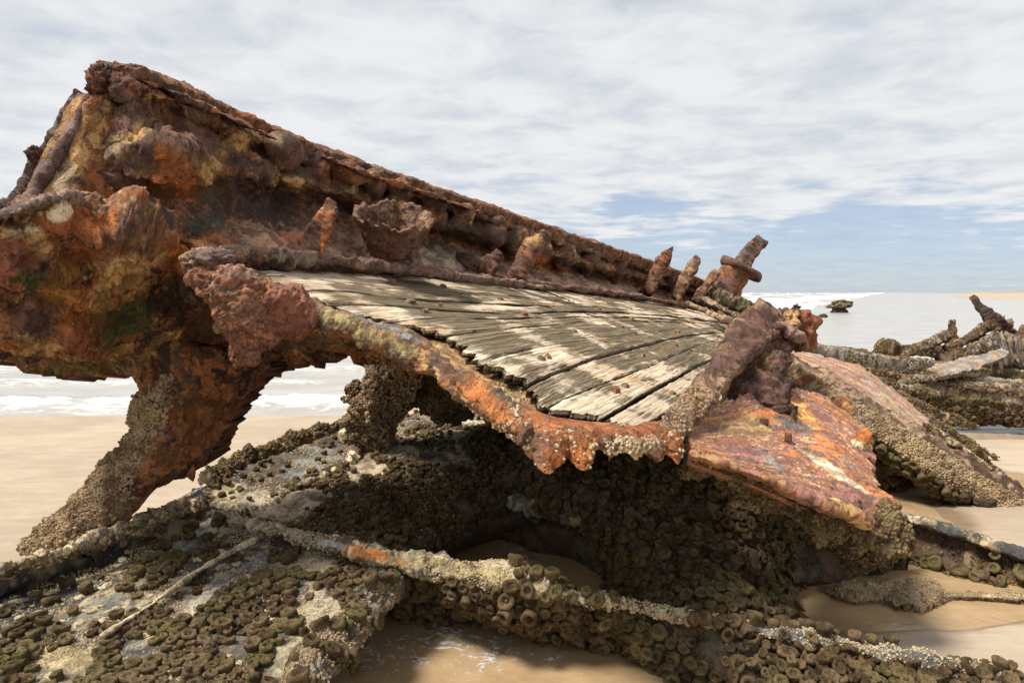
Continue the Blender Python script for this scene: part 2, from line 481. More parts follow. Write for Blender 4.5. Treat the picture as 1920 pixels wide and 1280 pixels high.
SQ = [squirt(i) for i in range(8)]
SQ_ME = []
for i, (v, f, t) in enumerate(SQ):
    me = mkmesh('sea_squirt', v, f, tris=t); me.materials.append(M_SQ); SQ_ME.append(me)
BN = [lathe([(1, -.3), (.74, .68), (.34, .86)], 5, i + 40, .20) for i in range(6)]
for _b in BN: _b[0][-1, 2] = .45
SQL = [lathe([(.76, -.3), (.92, .4), (1.03, .9), (.80, 1.14), (.50, 1.04), (.32, .76), (.14, .84)], 9, i + 61, .17) for i in range(6)]


def inpoly(px, py, poly):
    poly = np.array(poly, float); r = np.zeros(px.shape, bool); j = len(poly) - 1
    for i in range(len(poly)):
        xi, yi = poly[i]; xj, yj = poly[j]
        c = ((yi > py) != (yj > py)) & (px < (xj - xi) * (py - yi) / (yj - yi + 1e-9) + xi)
        r ^= c; j = i
    return r


def scatter(sf, n, rad, keep=None, sep=1.5, seed=1, minr=.6, maxr=1.15, dens=None):
    """points on a Surf: returns positions, normals, radii"""
    rs = np.random.RandomState(seed); G, Nn = sf.G, sf.N
    if sf.closed: G = np.concatenate([G, G[:, :1]], 1); Nn = np.concatenate([Nn, Nn[:, :1]], 1)
    a = G[:-1, :-1]; b = G[:-1, 1:]; c = G[1:, :-1]
    area = np.linalg.norm(np.cross(b - a, c - a), axis=-1)
    cen = (a + G[1:, 1:]) / 2; px, py = proj(cen)
    wgt = area.copy()
    if keep is not None: wgt = wgt * keep(px, py, cen)
    wf = wgt.ravel(); tot = wf.sum()
    if tot <= 0: return np.zeros((0, 3)), np.zeros((0, 3)), np.zeros(0)
    idx = rs.choice(len(wf), size=n, p=wf / tot)
    i, j = np.unravel_index(idx, area.shape); u, v = rs.rand(n, 1), rs.rand(n, 1)
    p = G[i, j] * (1 - u) * (1 - v) + G[i, j + 1] * u * (1 - v) + G[i + 1, j] * (1 - u) * v + G[i + 1, j + 1] * u * v
    nn = Nn[i, j]; r = rad * (minr + (maxr - minr) * rs.rand(n))
    cell = rad * 2.4; H = {}; ok = []
    for k in range(n):
        key = tuple(np.floor(p[k] / cell).astype(int)); good = True
        for dx in (-1, 0, 1):
            for dy in (-1, 0, 1):
                for dz in (-1, 0, 1):
                    for m in H.get((key[0] + dx, key[1] + dy, key[2] + dz), ()):
                        d = p[k] - p[m]
                        if d[0] * d[0] + d[1] * d[1] + d[2] * d[2] < (sep * .5 * (r[k] + r[m])) ** 2: good = False; break
                    if not good: break
                if not good: break
            if not good: break
        if good: H.setdefault(key, []).append(k); ok.append(k)
    return p[ok], nn[ok], r[ok]


def frames(nn, rs):
    ref = nrm(rs.normal(size=nn.shape)); x = nrm(np.cross(ref, nn)); y = np.cross(nn, x)
    return x, y, nn


def joined(name, protos, p, nn, r, mat, parent, seed=1, flat=1.0, smooth=True, sink=.0, **props):
    rs = np.random.RandomState(seed); x, y, z = frames(nn, rs)
    pick = rs.randint(len(protos), size=len(p)); Vs, Fs, Ts = [], [], []; off = 0
    for k, (v, f, t) in enumerate(protos):
        s = np.where(pick == k)[0]
        if not len(s): continue
        hh = flat * (.7 + .6 * rs.rand(len(s), 1, 1)); ee = .8 + .4 * rs.rand(len(s), 1, 1)
        W = (v[None, :, 0:1] * x[s][:, None] * ee + v[None, :, 1:2] * y[s][:, None] / ee + v[None, :, 2:3] * z[s][:, None] * hh) * r[s][:, None, None] + p[s][:, None] - z[s][:, None] * (sink * r[s])[:, None, None]
        o = (np.arange(len(s)) * len(v))[:, None, None] + off
        Fs.append((f[None] + o).reshape(-1, 4)); Ts.append((t[None] + o).reshape(-1, 3)); Vs.append(W.reshape(-1, 3)); off += W.shape[0] * W.shape[1]
    if not Vs: return None
    me = mkmesh(name, np.concatenate(Vs), np.concatenate(Fs), smooth, np.concatenate(Ts))
    return link(name, me, mat, parent, kind='stuff', **props)


def squirts(parent, p, nn, r, seed=1, top=280, lift=0.35):
    """the largest-looking ones each an object of its own, the rest joined"""
    if not len(p): return
    rs = np.random.RandomState(seed)
    nn = nrm(nn + np.array([0, 0, lift]) + rs.normal(size=nn.shape) * .22)
    px, py = proj(p); vis = (px > -20) & (px < 1940) & (py > 0) & (py < 1300)
    size = np.where(vis, r / p[:, 1], 0); order = np.argsort(-size); ind = order[:top]; ind = ind[size[ind] > 0]
    rest = np.setdiff1d(np.arange(len(p)), ind)
    L = wloc(parent); x, y, z = frames(nn, rs)
    from mathutils import Matrix
    for k in ind:
        o = bpy.data.objects.new('sea_squirt', SQ_ME[rs.randint(len(SQ_ME))]); C.collection.objects.link(o); o.parent = parent
        e = .82 + .36 * rs.rand(); h = .7 + .5 * rs.rand()
        m = np.eye(4); m[:3, 0] = x[k] * r[k] * e; m[:3, 1] = y[k] * r[k] / e; m[:3, 2] = z[k] * r[k] * h; m[:3, 3] = p[k] - L
        o.matrix_local = Matrix(m.tolist())
    if len(rest):
        joined('sea_squirt_cluster', SQL, p[rest], nn[rest], r[rest], M_SQ, parent, seed)


def barnacles(sf, parent, n, rad, keep=None, mat=None, seed=1, sep=1.25, name='barnacle_crust', lift=0.0, **kw):
    p, nn, r = scatter(sf, n, rad, keep, sep, seed, .5, 1.3)
    rs = np.random.RandomState(seed)
    nn = nrm(nn + rs.normal(size=nn.shape) * .3)
    if len(p): joined(name, BN, p, nn, r, mat or M_BARN, parent, seed, flat=1.1, smooth=False)


def blob(name, px, py, Y, rpx, rpy, rd, mat, parent, cols, seed=0, disp=(.18, .10, .06), nl=36, na=44, rot=0, freq=5, spots=(), w0=.5, props={}):
    """lump: displaced ellipsoid; disp as a share of its size"""
    c = P(px, py, Y); a, b = rpx * Y / F, rpy * Y / F
    ph = np.linspace(.03, np.pi - .03, nl)[:, None]; th = np.linspace(0, 2 * np.pi, na, endpoint=False)[None]
    D = np.stack([np.sin(ph) * np.cos(th), np.sin(ph) * np.sin(th), np.cos(ph) + 0 * th], -1)
    k = 1 + disp[0] * fbm(D, 1.3, 2, .5, seed) + disp[1] * fbm(D, 3.6, 3, .6, seed + 2) + disp[2] * ridge(D, 7, 3, seed + 4)
    E = D * k[..., None] * np.array([a, rd, b])
    cr, sr = math.cos(math.radians(rot)), math.sin(math.radians(rot))
    E = np.stack([E[..., 0] * cr + E[..., 2] * sr, E[..., 1], -E[..., 0] * sr + E[..., 2] * cr], -1)
    G = E + c; n = nl * na
    V = np.concatenate([G.reshape(-1, 3), [G[0].mean(0)], [G[-1].mean(0)]])
    j = np.arange(na); j2 = (j + 1) % na
    tr = np.concatenate([np.stack([np.full(na, n), j, j2], -1), np.stack([np.full(na, n + 1), (nl - 1) * na + j2, (nl - 1) * na + j], -1)])
    me = mkmesh(name, V, gridfaces(nl, na, closed=True, flip=True), tris=tr)
    paint(me, V, cols, freq, spots, seed, w0)
    o = link(name, me, mat, parent, **props)
    r = Surf(); r.G = G; r.N = nrm(E / np.array([a, rd, b]) ** 2); r.o = o; r.closed = True
    return r


# ------------------------------------------------------------------ sand
def shoreY(x):
    return np.where(x < -2, 8.75 + .10 * np.sin(x * 1.3), 8.7 + (x + 2) * 1.83 + .3 * np.sin(x * .9))


def pool(x, y, cx, cy, rx, ry):
    return np.clip(1.25 - np.sqrt(((x - cx) / rx) ** 2 + ((y - cy) / ry) ** 2), 0, 1)


def sandz(x, y):
    p = np.stack([x, y, 0 * x], -1)
    z = .030 + .010 * fbm(p, .8, 3) + .003 * fbm(p, 5, 3)
    wob = fbm(p, 1.1, 3) * .35
    pl = np.maximum.reduce([pool(x + wob, y, -.1, 3.2, 1.35, 1.5), pool(x + .5 * wob, y + .3 * wob, 1.7, 3.65, 1.1, .50), pool(x + wob, y, 3.6, 5.55, 1.3, .42),
                            pool(x, y + wob * .5, 6.0, 8.0, 2.4, .62), pool(x, y, .6, 5.0, 2.2, 1.4)])
    z = z - np.minimum(pl * .22, .13)
    s = y - shoreY(x)
    z = np.where(s > 0, z - .04 - .02 * np.minimum(s, 20), z)
    lag = np.clip((y - 11.5 - 3 * fbm(p, .12, 3)) / 3, 0, 1) * (x > 2)
    z = z - lag * .07
    # the beach that comes back on the far right
    z = z + np.clip((x / (y + 1) - .695 - .02 * fbm(p, .01, 2)) / .02, 0, 1) * np.clip((y - 150) / 60, 0, 1) * .6
    return z


def fan(ys, ts):
    Yg, Tg = np.meshgrid(ys, ts, indexing='ij'); return Tg * Yg, Yg


def attr_mat_sand():
    m = bpy.data.materials.new('wet_sand'); m.use_nodes = True; nt = m.node_tree; bs = nt.nodes['Principled BSDF']
    g = nt.nodes.new('ShaderNodeNewGeometry'); pos = g.outputs['Position']
    n1 = noise(nt, pos, .7, 5, .6); n2 = noise(nt, pos, 420, 3, .6); n3 = noise(nt, pos, 9, 5, .6)
    st = N(nt, 'ShaderNodeMapping', Vector=pos, Scale=(1.2, 7, 1)).outputs[0]
    n4 = noise(nt, st, 1.6, 5, .6)
    col = mixc(nt, sstep(nt, mth(nt, 'ADD', mth(nt, 'MULTIPLY', n1, .6), mth(nt, 'MULTIPLY', n4, .4)), .38, .62), (.34, .265, .185), (.43, .345, .255))
    col = mixc(nt, mth(nt, 'MULTIPLY', sstep(nt, n3, .55, .8), .3), col, (.36, .26, .17))
    vv = mth(nt, 'ADD', mth(nt, 'MULTIPLY', n2, .5), .75)
    col = mixc(nt, 1.0, col, N(nt, 'ShaderNodeCombineXYZ', X=vv, Y=vv, Z=vv).outputs[0], 'MULTIPLY')
    zz = N(nt, 'ShaderNodeSeparateXYZ', Vector=pos).outputs[2]
    wetf = sstep(nt, mth(nt, 'ADD', zz, mth(nt, 'MULTIPLY', mth(nt, 'SUBTRACT', n3, .5), .01)), .024, .010)
    col = mixc(nt, wetf, col, mixc(nt, 1.0, col, (.62, .57, .50), 'MULTIPLY'))
    nt.links.new(col, bs.inputs['Base Color'])
    nt.links.new(mth(nt, 'SUBTRACT', mth(nt, 'ADD', mth(nt, 'MULTIPLY', sstep(nt, n1, .4, .6), .2), .62), mth(nt, 'MULTIPLY', wetf, .36)), bs.inputs['Roughness'])
    bs.inputs['Specular IOR Level'].default_value = .22
    rp = noise(nt, N(nt, 'ShaderNodeMapping', Vector=pos, Scale=(3, 17, 1)).outputs[0], 1.0, 4, .55, .6)
    b = N(nt, 'ShaderNodeBump', Strength=.6, Distance=.02, Height=mth(nt, 'ADD', mth(nt, 'ADD', mth(nt, 'MULTIPLY', n2, .2), n3), mth(nt, 'MULTIPLY', rp, .6)))
    nt.links.new(b.outputs[0], bs.inputs['Normal'])
    return m


ys = np.concatenate([np.linspace(-6, 1, 20)[:-1], 1.0 * (6000.0) ** np.linspace(0, 1, 300)])
xs = np.concatenate([-np.geomspace(7000, 12, 30), np.linspace(-11.8, 11.8, 200), np.geomspace(12, 7000, 60)])
XX, YY = np.meshgrid(xs, ys)
G = np.stack([XX, YY, sandz(XX, YY)], -1)
me = mkmesh('sand', G, gridfaces(*G.shape[:2])); link('sand', me, attr_mat_sand(), kind='structure')


# ------------------------------------------------------------------ sea and pools
def water_mat(name, deep, shallow, rough, foamcol=(.62, .62, .60), alpha=0.0, bumpscale=3.0, bump=.25, bdist=.05, stv=(.55, 1.5, 1), bst=(.7, 1.6, 1)):
    m = bpy.data.materials.new(name); m.use_nodes = True; nt = m.node_tree; bs = nt.nodes['Principled BSDF']
    g = nt.nodes.new('ShaderNodeNewGeometry'); pos = g.outputs['Position']
    W = N(nt, 'ShaderNodeAttribute', _attribute_name='foam').outputs['Fac']
    D = N(nt, 'ShaderNodeAttribute', _attribute_name='deep').outputs['Fac']
    st = N(nt, 'ShaderNodeMapping', Vector=pos, Scale=stv).outputs[0]
    na = noise(nt, st, 2.2, 8, .62, .6); nb = noise(nt, st, 11, 6, .62, .5)
    f = mth(nt, 'ADD', mth(nt, 'MULTIPLY', na, .6), mth(nt, 'MULTIPLY', nb, .4))
    lace = mth(nt, 'SUBTRACT', 1.0, mth(nt, 'MULTIPLY', mth(nt, 'ABSOLUTE', mth(nt, 'SUBTRACT', noise(nt, st, 3.2, 4, .5, .9), .5)), 9.0))
    lace = mth(nt, 'MULTIPLY', mth(nt, 'MAXIMUM', lace, 0), .17)
    foam = sstep(nt, mth(nt, 'ADD', mth(nt, 'ADD', f, lace), mth(nt, 'SUBTRACT', W, .5)), .56, .72)
    foam = mth(nt, 'MULTIPLY', foam, sstep(nt, W, .02, .2))
    col = mixc(nt, D, shallow, deep)
    col = mixc(nt, sstep(nt, noise(nt, st, .9, 5, .6), .35, .65), col, mixc(nt, 1.0, col, (.82, .80, .76), 'MULTIPLY'))
    col = mixc(nt, foam, col, foamcol)
    nt.links.new(col, bs.inputs['Base Color'])
    nt.links.new(mth(nt, 'ADD', mth(nt, 'MULTIPLY', foam, .5), rough), bs.inputs['Roughness'])
    bs.inputs['IOR'].default_value = 1.33
    n5 = noise(nt, N(nt, 'ShaderNodeMapping', Vector=pos, Scale=bst).outputs[0], bumpscale, 5, .6)
    b = N(nt, 'ShaderNodeBump', Strength=bump, Distance=bdist, Height=mth(nt, 'ADD', n5, mth(nt, 'MULTIPLY', foam, .25)))
    nt.links.new(b.outputs[0], bs.inputs['Normal'])
    if alpha:
        nt.links.new(mth(nt, 'MAXIMUM', 1 - alpha, foam), bs.inputs['Alpha'])
    return m


ys = 7.9 * (5000 / 7.9) ** (np.linspace(0, 1, 430) ** 1.25)
ts = np.concatenate([np.linspace(-3, -.85, 20)[:-1], np.linspace(-.85, .95, 340), np.linspace(.95, 3, 20)[1:]])
X2, Y2 = fan(ys, ts); Pn = np.stack([X2, Y2, 0 * X2], -1)
s = Y2 - shoreY(X2)
sc = np.where(X2 > -2, s * .48, s)                                    # true distance from the slanting shoreline
wob = fbm(Pn, .35, 3) * 1.2
near = np.clip(1 - np.abs((sc + wob * .35 - .75) / .95), 0, 1)         # the run-up roller
foam = np.where(sc > 0, .36 + .14 * fbm(Pn * np.array([.35, 1, 1]), .9, 3), 0)
foam = foam + near * (.30 + .25 * fbm(Pn, 1.1, 4))
band = 0
for c0, wd, st_ in ((3.3, .5, .22), (5.2, .7, .20), (8.0, 1.1, .25), (13, 2.2, .32), (20, 3.5, .40)):
    band = np.maximum(band, st_ * np.clip(1 - np.abs(sc + wob * (.3 + c0 * .06) - c0) / wd, 0, 1))
foam = foam + band
far = sc / 13.0 + fbm(Pn * np.array([.25, 1, 1]), .05, 3) * .8
br = np.clip(1 - np.abs((far % 2.2) - .5) / .55, 0, 1) * np.clip((Y2 - 28) / 10, 0, 1) * (sc > 0)
foam = foam + br * .52
foam = np.where((Y2 > 40) & (sc > 0), foam - .12 - .05 * np.clip((Y2 - 200) / 400, 0, 1), foam)
foam = np.where((Y2 > 27) & (sc > 0) & (sc < 14), foam + .03 + .35 * fbm(Pn * np.array([.12, 1, 1]), .16, 4), foam)
foam = np.where(sc <= 0, .26 + .22 * np.clip(fbm(Pn * np.array([.15, 1, 1]), .5, 3) + .1, 0, 1), foam)
zz_ = .004 + near * .11 * (1 + .5 * fbm(Pn, 2, 3)) + band * .25 + np.where(sc > 0, .02 * fbm(Pn * np.array([.5, 1, 1]), 1.6, 4), .003 * fbm(Pn, 3, 3))
zz_ = zz_ + br * .55 * np.clip((Y2 - 30) / 50, 0, 1) + np.where(Y2 > 60, .35 * fbm(Pn * np.array([.3, 1, 1]), .12, 3), 0) * (sc > 0)
deep = np.clip((sc - 15) / 60, 0, 1)
G = np.stack([X2, Y2, zz_], -1)
me = mkmesh('sea', G, gridfaces(*G.shape[:2])); setattr_f(me, 'foam', foam); setattr_f(me, 'deep', deep)
M_SEA = water_mat('sea_water', (.15, .175, .19), (.40, .38, .35), .22, bump=.5, bdist=.08)
link('sea', me, M_SEA, kind='structure')

xs = np.linspace(-4, 8.5, 220); ysp = np.linspace(1.2, 7.88, 160)
XX, YY = np.meshgrid(xs, ysp); Pn = np.stack([XX, YY, 0 * XX], -1)
PX, PY = proj(Pn)
fo = .17 + .12 * fbm(Pn, 1.5, 3)
fo += .40 * np.clip(1 - np.hypot((PX - 990) / 170, (PY - 1045) / 60), 0, 1) + .40 * np.clip(1.2 - np.hypot((PX - 860) / 360, (PY - 1215) / 100), 0, 1)
fo += .25 * np.clip(1 - np.hypot((PX - 1640) / 120, (PY - 1090) / 40), 0, 1) + .30 * np.clip(1 - np.hypot((PX - 1700) / 120, (PY - 935) / 16), 0, 1)
G = np.stack([XX, YY, .002 + .005 * fbm(Pn, 4, 3)], -1)
me = mkmesh('pool_water', G, gridfaces(*G.shape[:2])); setattr_f(me, 'foam', fo); setattr_f(me, 'deep', 0 * fo)
link('pool_water', me, water_mat('pool_water', (.2, .15, .09), (.50, .345, .19), .06, (.66, .64, .60),   .25, 5, .40, .035, (3.6, 4.4, 1), (1, 1.3, 1)), kind='structure')

# dune headland far away on the right
hx = np.linspace(700, 2200, 60); hy = np.linspace(1000, 1700, 24)
XX, YY = np.meshgrid(hx, hy); e = np.sin(np.linspace(0, np.pi, 24))[:, None]
Z_ = (14 * np.clip((XX - 900) / 350, 0, 1) * e) * (1 + .35 * fbm(np.stack([XX, YY, 0 * XX], -1), .006, 3)) - .5
me = mkmesh('distant_dunes', np.stack([XX, YY, Z_], -1), gridfaces(24, 60))
md = bpy.data.materials.new('dune_scrub'); md.use_nodes = True; nt = md.node_tree; bs = nt.nodes['Principled BSDF']
g = nt.nodes.new('ShaderNodeNewGeometry')
nt.links.new(mixc(nt, sstep(nt, noise(nt, g.outputs['Position'], .02, 5), .4, .6), (.30, .27, .22), (.20, .21, .19)), bs.inputs['Base Color']); bs.inputs['Roughness'].default_value = .95
link('distant_dunes', me, md, kind='structure')

# ==================================================================== THE MAIN WRECK
wreck = thing('shipwreck', 'large rusted hull section with tilted plank deck overhanging the encrusted plates', 'shipwreck', (0, 3.6, 0))

# --- bulwark: flange, web and the concave waterway beside the deck
st = [
 [(170, 150, 3.30), (212, 128, 3.16), (205, 160, 3.02), (215, 200, 3.08), (200, 260, 2.98), (190, 320, 3.02), (190, 390, 3.0), (240, 440, 2.95)],
 [(240, 140, 3.45), (262, 134, 3.32), (262, 158, 3.12), (275, 200, 3.20), (275, 265, 3.02), (290, 330, 3.12), (300, 400, 3.12), (345, 455, 3.0)],
 [(320, 170, 3.70), (340, 166, 3.55), (335, 190, 3.32), (345, 225, 3.42), (350, 290, 3.25), (370, 360, 3.40), (385, 420, 3.32), (425, 478, 3.05)],
 [(440, 225, 4.05), (457, 218, 3.92), (448, 246, 3.68), (455, 270, 3.80), (460, 315, 3.65), (470, 362, 3.85), (482, 418, 3.72), (510, 480, 3.40)],
 [(590, 285, 4.60), (605, 281, 4.48), (594, 304, 4.24), (600, 322, 4.38), (600, 352, 4.25), (610, 390, 4.52), (622, 440, 4.34), (645, 494, 3.95)],
 [(790, 355, 5.50), (805, 351, 5.38), (795, 371, 5.14), (800, 386, 5.30), (800, 412, 5.16), (806, 440, 5.45), (815, 476, 5.28), (822, 512, 4.86)],
 [(990, 423, 6.60), (1005, 419, 6.48), (995, 436, 6.22), (1000, 448, 6.40), (1000, 468, 6.28), (1005, 487, 6.60), (1010, 509, 6.48), (1012, 534, 6.0)],
 [(1190, 491, 8.30), (1205, 487, 8.18), (1195, 499, 7.92), (1200, 508, 8.10), (1200, 521, 8.0), (1205, 533, 8.35), (1210, 546, 8.2), (1212, 560, 7.7)],
 [(1330, 538, 10.2), (1340, 535, 10.05), (1332, 544, 9.8), (1335, 549, 10.0), (1336, 556, 9.9), (1338, 562, 10.2), (1340, 568, 10.1), (1342, 580, 9.6)],
]
rows = [[s_[k] for s_ in st] for k in range(8)] + [[(s_[7][0] + 8, s_[7][1] + 200 / s_[7][2] ** 1.3, s_[7][2] + .22) for s_ in st]]
bw = [(235, 205, 3.05, 40, .05, .012), (225, 320, 2.95, 55, .09, .02), (325, 310, 3.2, 62, .12, .03), (300, 232, 3.15, 22, .05, .004),
      (375, 235, 3.45, 40, .05, .015), (445, 270, 3.7, 26, .07, .008), (535, 285, 4.0, 36, .11, .022), (460, 350, 3.8, 60, .06, .03), (585, 320, 4.3, 30, .07, .02),
      (660, 335, 4.5, 34, .08, .02), (700, 345, 4.7, 26, .08, .015), (750, 372, 4.95, 30, .08, .02), (815, 395, 5.2, 30, .09, .02), (870, 410, 5.5, 28, .09, .02),
      (920, 432, 5.9, 26, .10, .02), (960, 447, 6.1, 24, .10, .02), (1010, 462, 6.4, 24, .11, .02), (1055, 480, 6.8, 22, .12, .02), (1100, 490, 7.2, 20, .12, .02), (1150, 506, 7.7, 18, .12, .02), (1250, 530, 8.8, 14, .1, .02)]
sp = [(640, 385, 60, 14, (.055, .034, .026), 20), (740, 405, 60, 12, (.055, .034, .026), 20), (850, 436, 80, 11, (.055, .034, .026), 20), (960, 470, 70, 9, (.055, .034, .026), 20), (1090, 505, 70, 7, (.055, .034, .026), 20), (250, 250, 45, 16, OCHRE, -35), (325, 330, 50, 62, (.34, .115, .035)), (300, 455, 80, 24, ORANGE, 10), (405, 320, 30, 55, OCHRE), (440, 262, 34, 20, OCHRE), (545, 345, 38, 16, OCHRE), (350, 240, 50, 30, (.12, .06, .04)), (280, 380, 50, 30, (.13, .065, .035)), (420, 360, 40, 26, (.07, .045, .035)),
      (215, 285, 32, 28, TAN), (230, 205, 38, 38, MAUVE), (215, 330, 45, 35, MAUVE), (500, 390, 60, 40, DARK), (385, 420, 34, 20, (.055, .055, .038)), (520, 455, 60, 20, RUST), (380, 265, 40, 35, MAUVE),
      (535, 285, 35, 45, MAUVE), (700, 460, 60, 26, (.20, .095, .05)), (850, 490, 60, 20, (.18, .13, .09)), (1030, 500, 70, 12, ORANGE, 30), (760, 310, 60, 8, RUST, 22), (470, 240, 60, 10, TAN, 25),
      (640, 330, 40, 18, RUST), (780, 400, 50, 20, RUST), (900, 430, 40, 20, BROWN), (1150, 540, 60, 10, RUST), (600, 420, 40, 40, (.16, .085, .055)), (415, 455, 50, 22, RUST), (500, 448, 80, 24, (.27, .155, .10), 12), (600, 462, 80, 24, (.29, .16, .10), 12), (690, 470, 70, 26, (.25, .15, .10), 12), (830, 488, 70, 20, (.27, .20, .14), 12), (950, 508, 60, 13, (.25, .15, .10), 12), (1080, 528, 80, 11, (.27, .17, .12), 12), (1180, 545, 50, 8, (.26, .17, .12), 12), (560, 452, 40, 10, (.38, .13, .07), 10)]
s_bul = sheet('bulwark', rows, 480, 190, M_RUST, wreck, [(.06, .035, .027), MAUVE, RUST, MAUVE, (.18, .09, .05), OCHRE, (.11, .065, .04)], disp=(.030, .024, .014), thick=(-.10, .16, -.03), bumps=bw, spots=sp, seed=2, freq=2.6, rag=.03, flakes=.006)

# flange lip running along the top of the bulwark: split, layered iron
tp = [(s_[1][0] - 4, s_[1][1] + 6, s_[1][2] - .05, 16 + 12 * (3.2 / s_[1][2]), .20) for s_ in st]
limb('top_flange', tp, M_RUST, wreck, [MAUVE, RUST, DARK, (.30, .13, .05), MAUVE], nl=520, na=26, sq=5, disp=(.018, .014, .010), seed=6, spots=[(300, 160, 60, 6, MAUVE), (420, 215, 60, 8, ORANGE)], rag=.05)
limb('flange_strip', [(245, 146, 3.2, 9, .12), (300, 165, 3.28, 10, .14), (370, 196, 3.42, 9, .14), (440, 226, 3.6, 8, .12), (520, 262, 3.85, 5, .1)], M_RUST, wreck, [MAUVE, DARK, RUST], nl=120, na=16, sq=5, disp=(.02, .012, .004), seed=9, taper=(.06, .2))
limb('flange_strip', [(600, 292, 4.2, 7, .1), (700, 330, 4.6, 7, .12), (800, 364, 5.05, 6, .12), (900, 398, 5.6, 4, .1)], M_RUST, wreck, [MAUVE, DARK, RUST], nl=120, na=14, sq=5, disp=(.02, .012, .004), seed=19, taper=(.1, .2))

# left end: three layered slanted plates and the ledge below them
limb('end_plate', [(150, 176, 3.12, 26, .05), (110, 240, 3.05, 34, .05), (55, 330, 2.95, 36, .05), (0, 420, 2.85, 36, .05)], M_RUST, wreck, [DARK, MAUVE, GREY, BROWN], nl=110, na=18, sq=6, disp=(.016, .012, .004), seed=12, side=(.75, .6, .2))
limb('end_plate', [(168, 186, 3.02, 20, .10), (130, 250, 2.96, 20, .12), (85, 330, 2.88, 22, .12), (40, 400, 2.8, 24, .12)], M_RUST, wreck, [(.12, .075, .07), MAUVE, (.16, .10, .09)], nl=110, na=18, sq=3, disp=(.014, .01, .004), seed=13)
sheet('end_web', [[(150, 176, 3.05), (172, 180, 2.98), (210, 172, 3.12)], [(110, 250, 2.98), (150, 260, 2.93), (225, 255, 3.05)], [(60, 330, 2.9), (125, 330, 2.86), (215, 340, 3.0)], [(10, 410, 2.8), (100, 400, 2.8), (210, 420, 2.98)]],
      90, 110, M_RUST, wreck, [OCHRE, RUST, BROWN, OCHRE], disp=(.03, .012, .005), thick=(0, .1, 0), seed=14, spots=[(150, 290, 22, 70, OCHRE, 28), (125, 330, 25, 40, TAN, 25), (180, 350, 30, 40, RUST)])
blob('rust_knob', 203, 166, 3.12, 22, 34, .12, M_RUST, wreck, [MAUVE, RUST, DARK], seed=18, disp=(.2, .25, .15))
blob('rust_knob', 66, 292, 2.95, 13, 17, .04, M_RUST, wreck, [MAUVE, DARK], seed=15, disp=(.2, .3, .15))
limb('ledge_plate', [(-60, 418, 2.55, 34, .22), (20, 398, 2.62, 30, .24), (80, 382, 2.7, 28, .22), (150, 366, 2.8, 22, .16)], M_RUST, wreck, [(.13, .09, .08), TAN, MAUVE, (.2, .15, .12)], nl=120, na=22, sq=3.5, disp=(.016, .014, .008), seed=16, taper=(0, .1))

# --- hull body below
rows = [
 [(-90, 398, 2.9), (60, 378, 3.0), (150, 362, 3.15), (250, 365, 3.45), (345, 450, 3.40), (430, 545, 3.30), (560, 620, 3.26), (700, 665, 3.16), (800, 700, 3.15)],
 [(-90, 400, 2.50), (60, 380, 2.66), (150, 372, 2.78), (250, 400, 2.92), (345, 455, 3.0), (430, 512, 3.12), (560, 575, 3.10), (700, 625, 3.0), (800, 668, 3.0)],
 [(-90, 470, 2.52), (60, 450, 2.68), (150, 450, 2.80), (255, 470, 2.95), (350, 510, 3.14), (435, 545, 3.30), (560, 592, 3.24), (695, 636, 3.14), (795, 680, 3.1)],
 [(-90, 530, 2.60), (60, 530, 2.78), (155, 535, 2.95), (262, 545, 3.12), (355, 560, 3.36), (445, 590, 3.5), (565, 615, 3.44), (690, 645, 3.3), (790, 690, 3.2)],
 [(-90, 590, 2.72), (60, 600, 2.92), (160, 605, 3.08), (268, 612, 3.24), (362, 625, 3.5), (452, 640, 3.62), (570, 640, 3.6), (690, 652, 3.42), (785, 692, 3.3)],
 [(-90, 640, 2.86), (60, 660, 3.05), (155, 670, 3.2), (272, 676, 3.34), (365, 690, 3.56), (470, 680, 3.72), (580, 662, 3.72), (690, 660, 3.5), (780, 695, 3.4)],
 [(-90, 640, 3.00), (45, 686, 3.15), (140, 702, 3.3), (275, 704, 3.42), (380, 730, 3.6), (500, 694, 3.8), (590, 670, 3.8), (695, 664, 3.6), (775, 698, 3.5)],
]
bb = [(250, 450, 2.92, 80, .15, .03), (40, 490, 2.7, 55, .10, .03), (65, 610, 2.9, 60, .10, .02), (155, 640, 3.1, 55, .09, .02), (165, 425, 2.8, 26, .07, .006), (105, 402, 2.7, 26, .06, .004), (25, 435, 2.62, 26, .06, .004), (60, 432, 2.66, 18, .05, .004),
      (165, 540, 2.97, 50, .05, .02), (290, 600, 3.2, 30, .04, .01), (175, 395, 2.82, 24, .05, .008), (15, 650, 2.95, 22, .05, .0), (280, 690, 3.4, 30, .05, .01)]
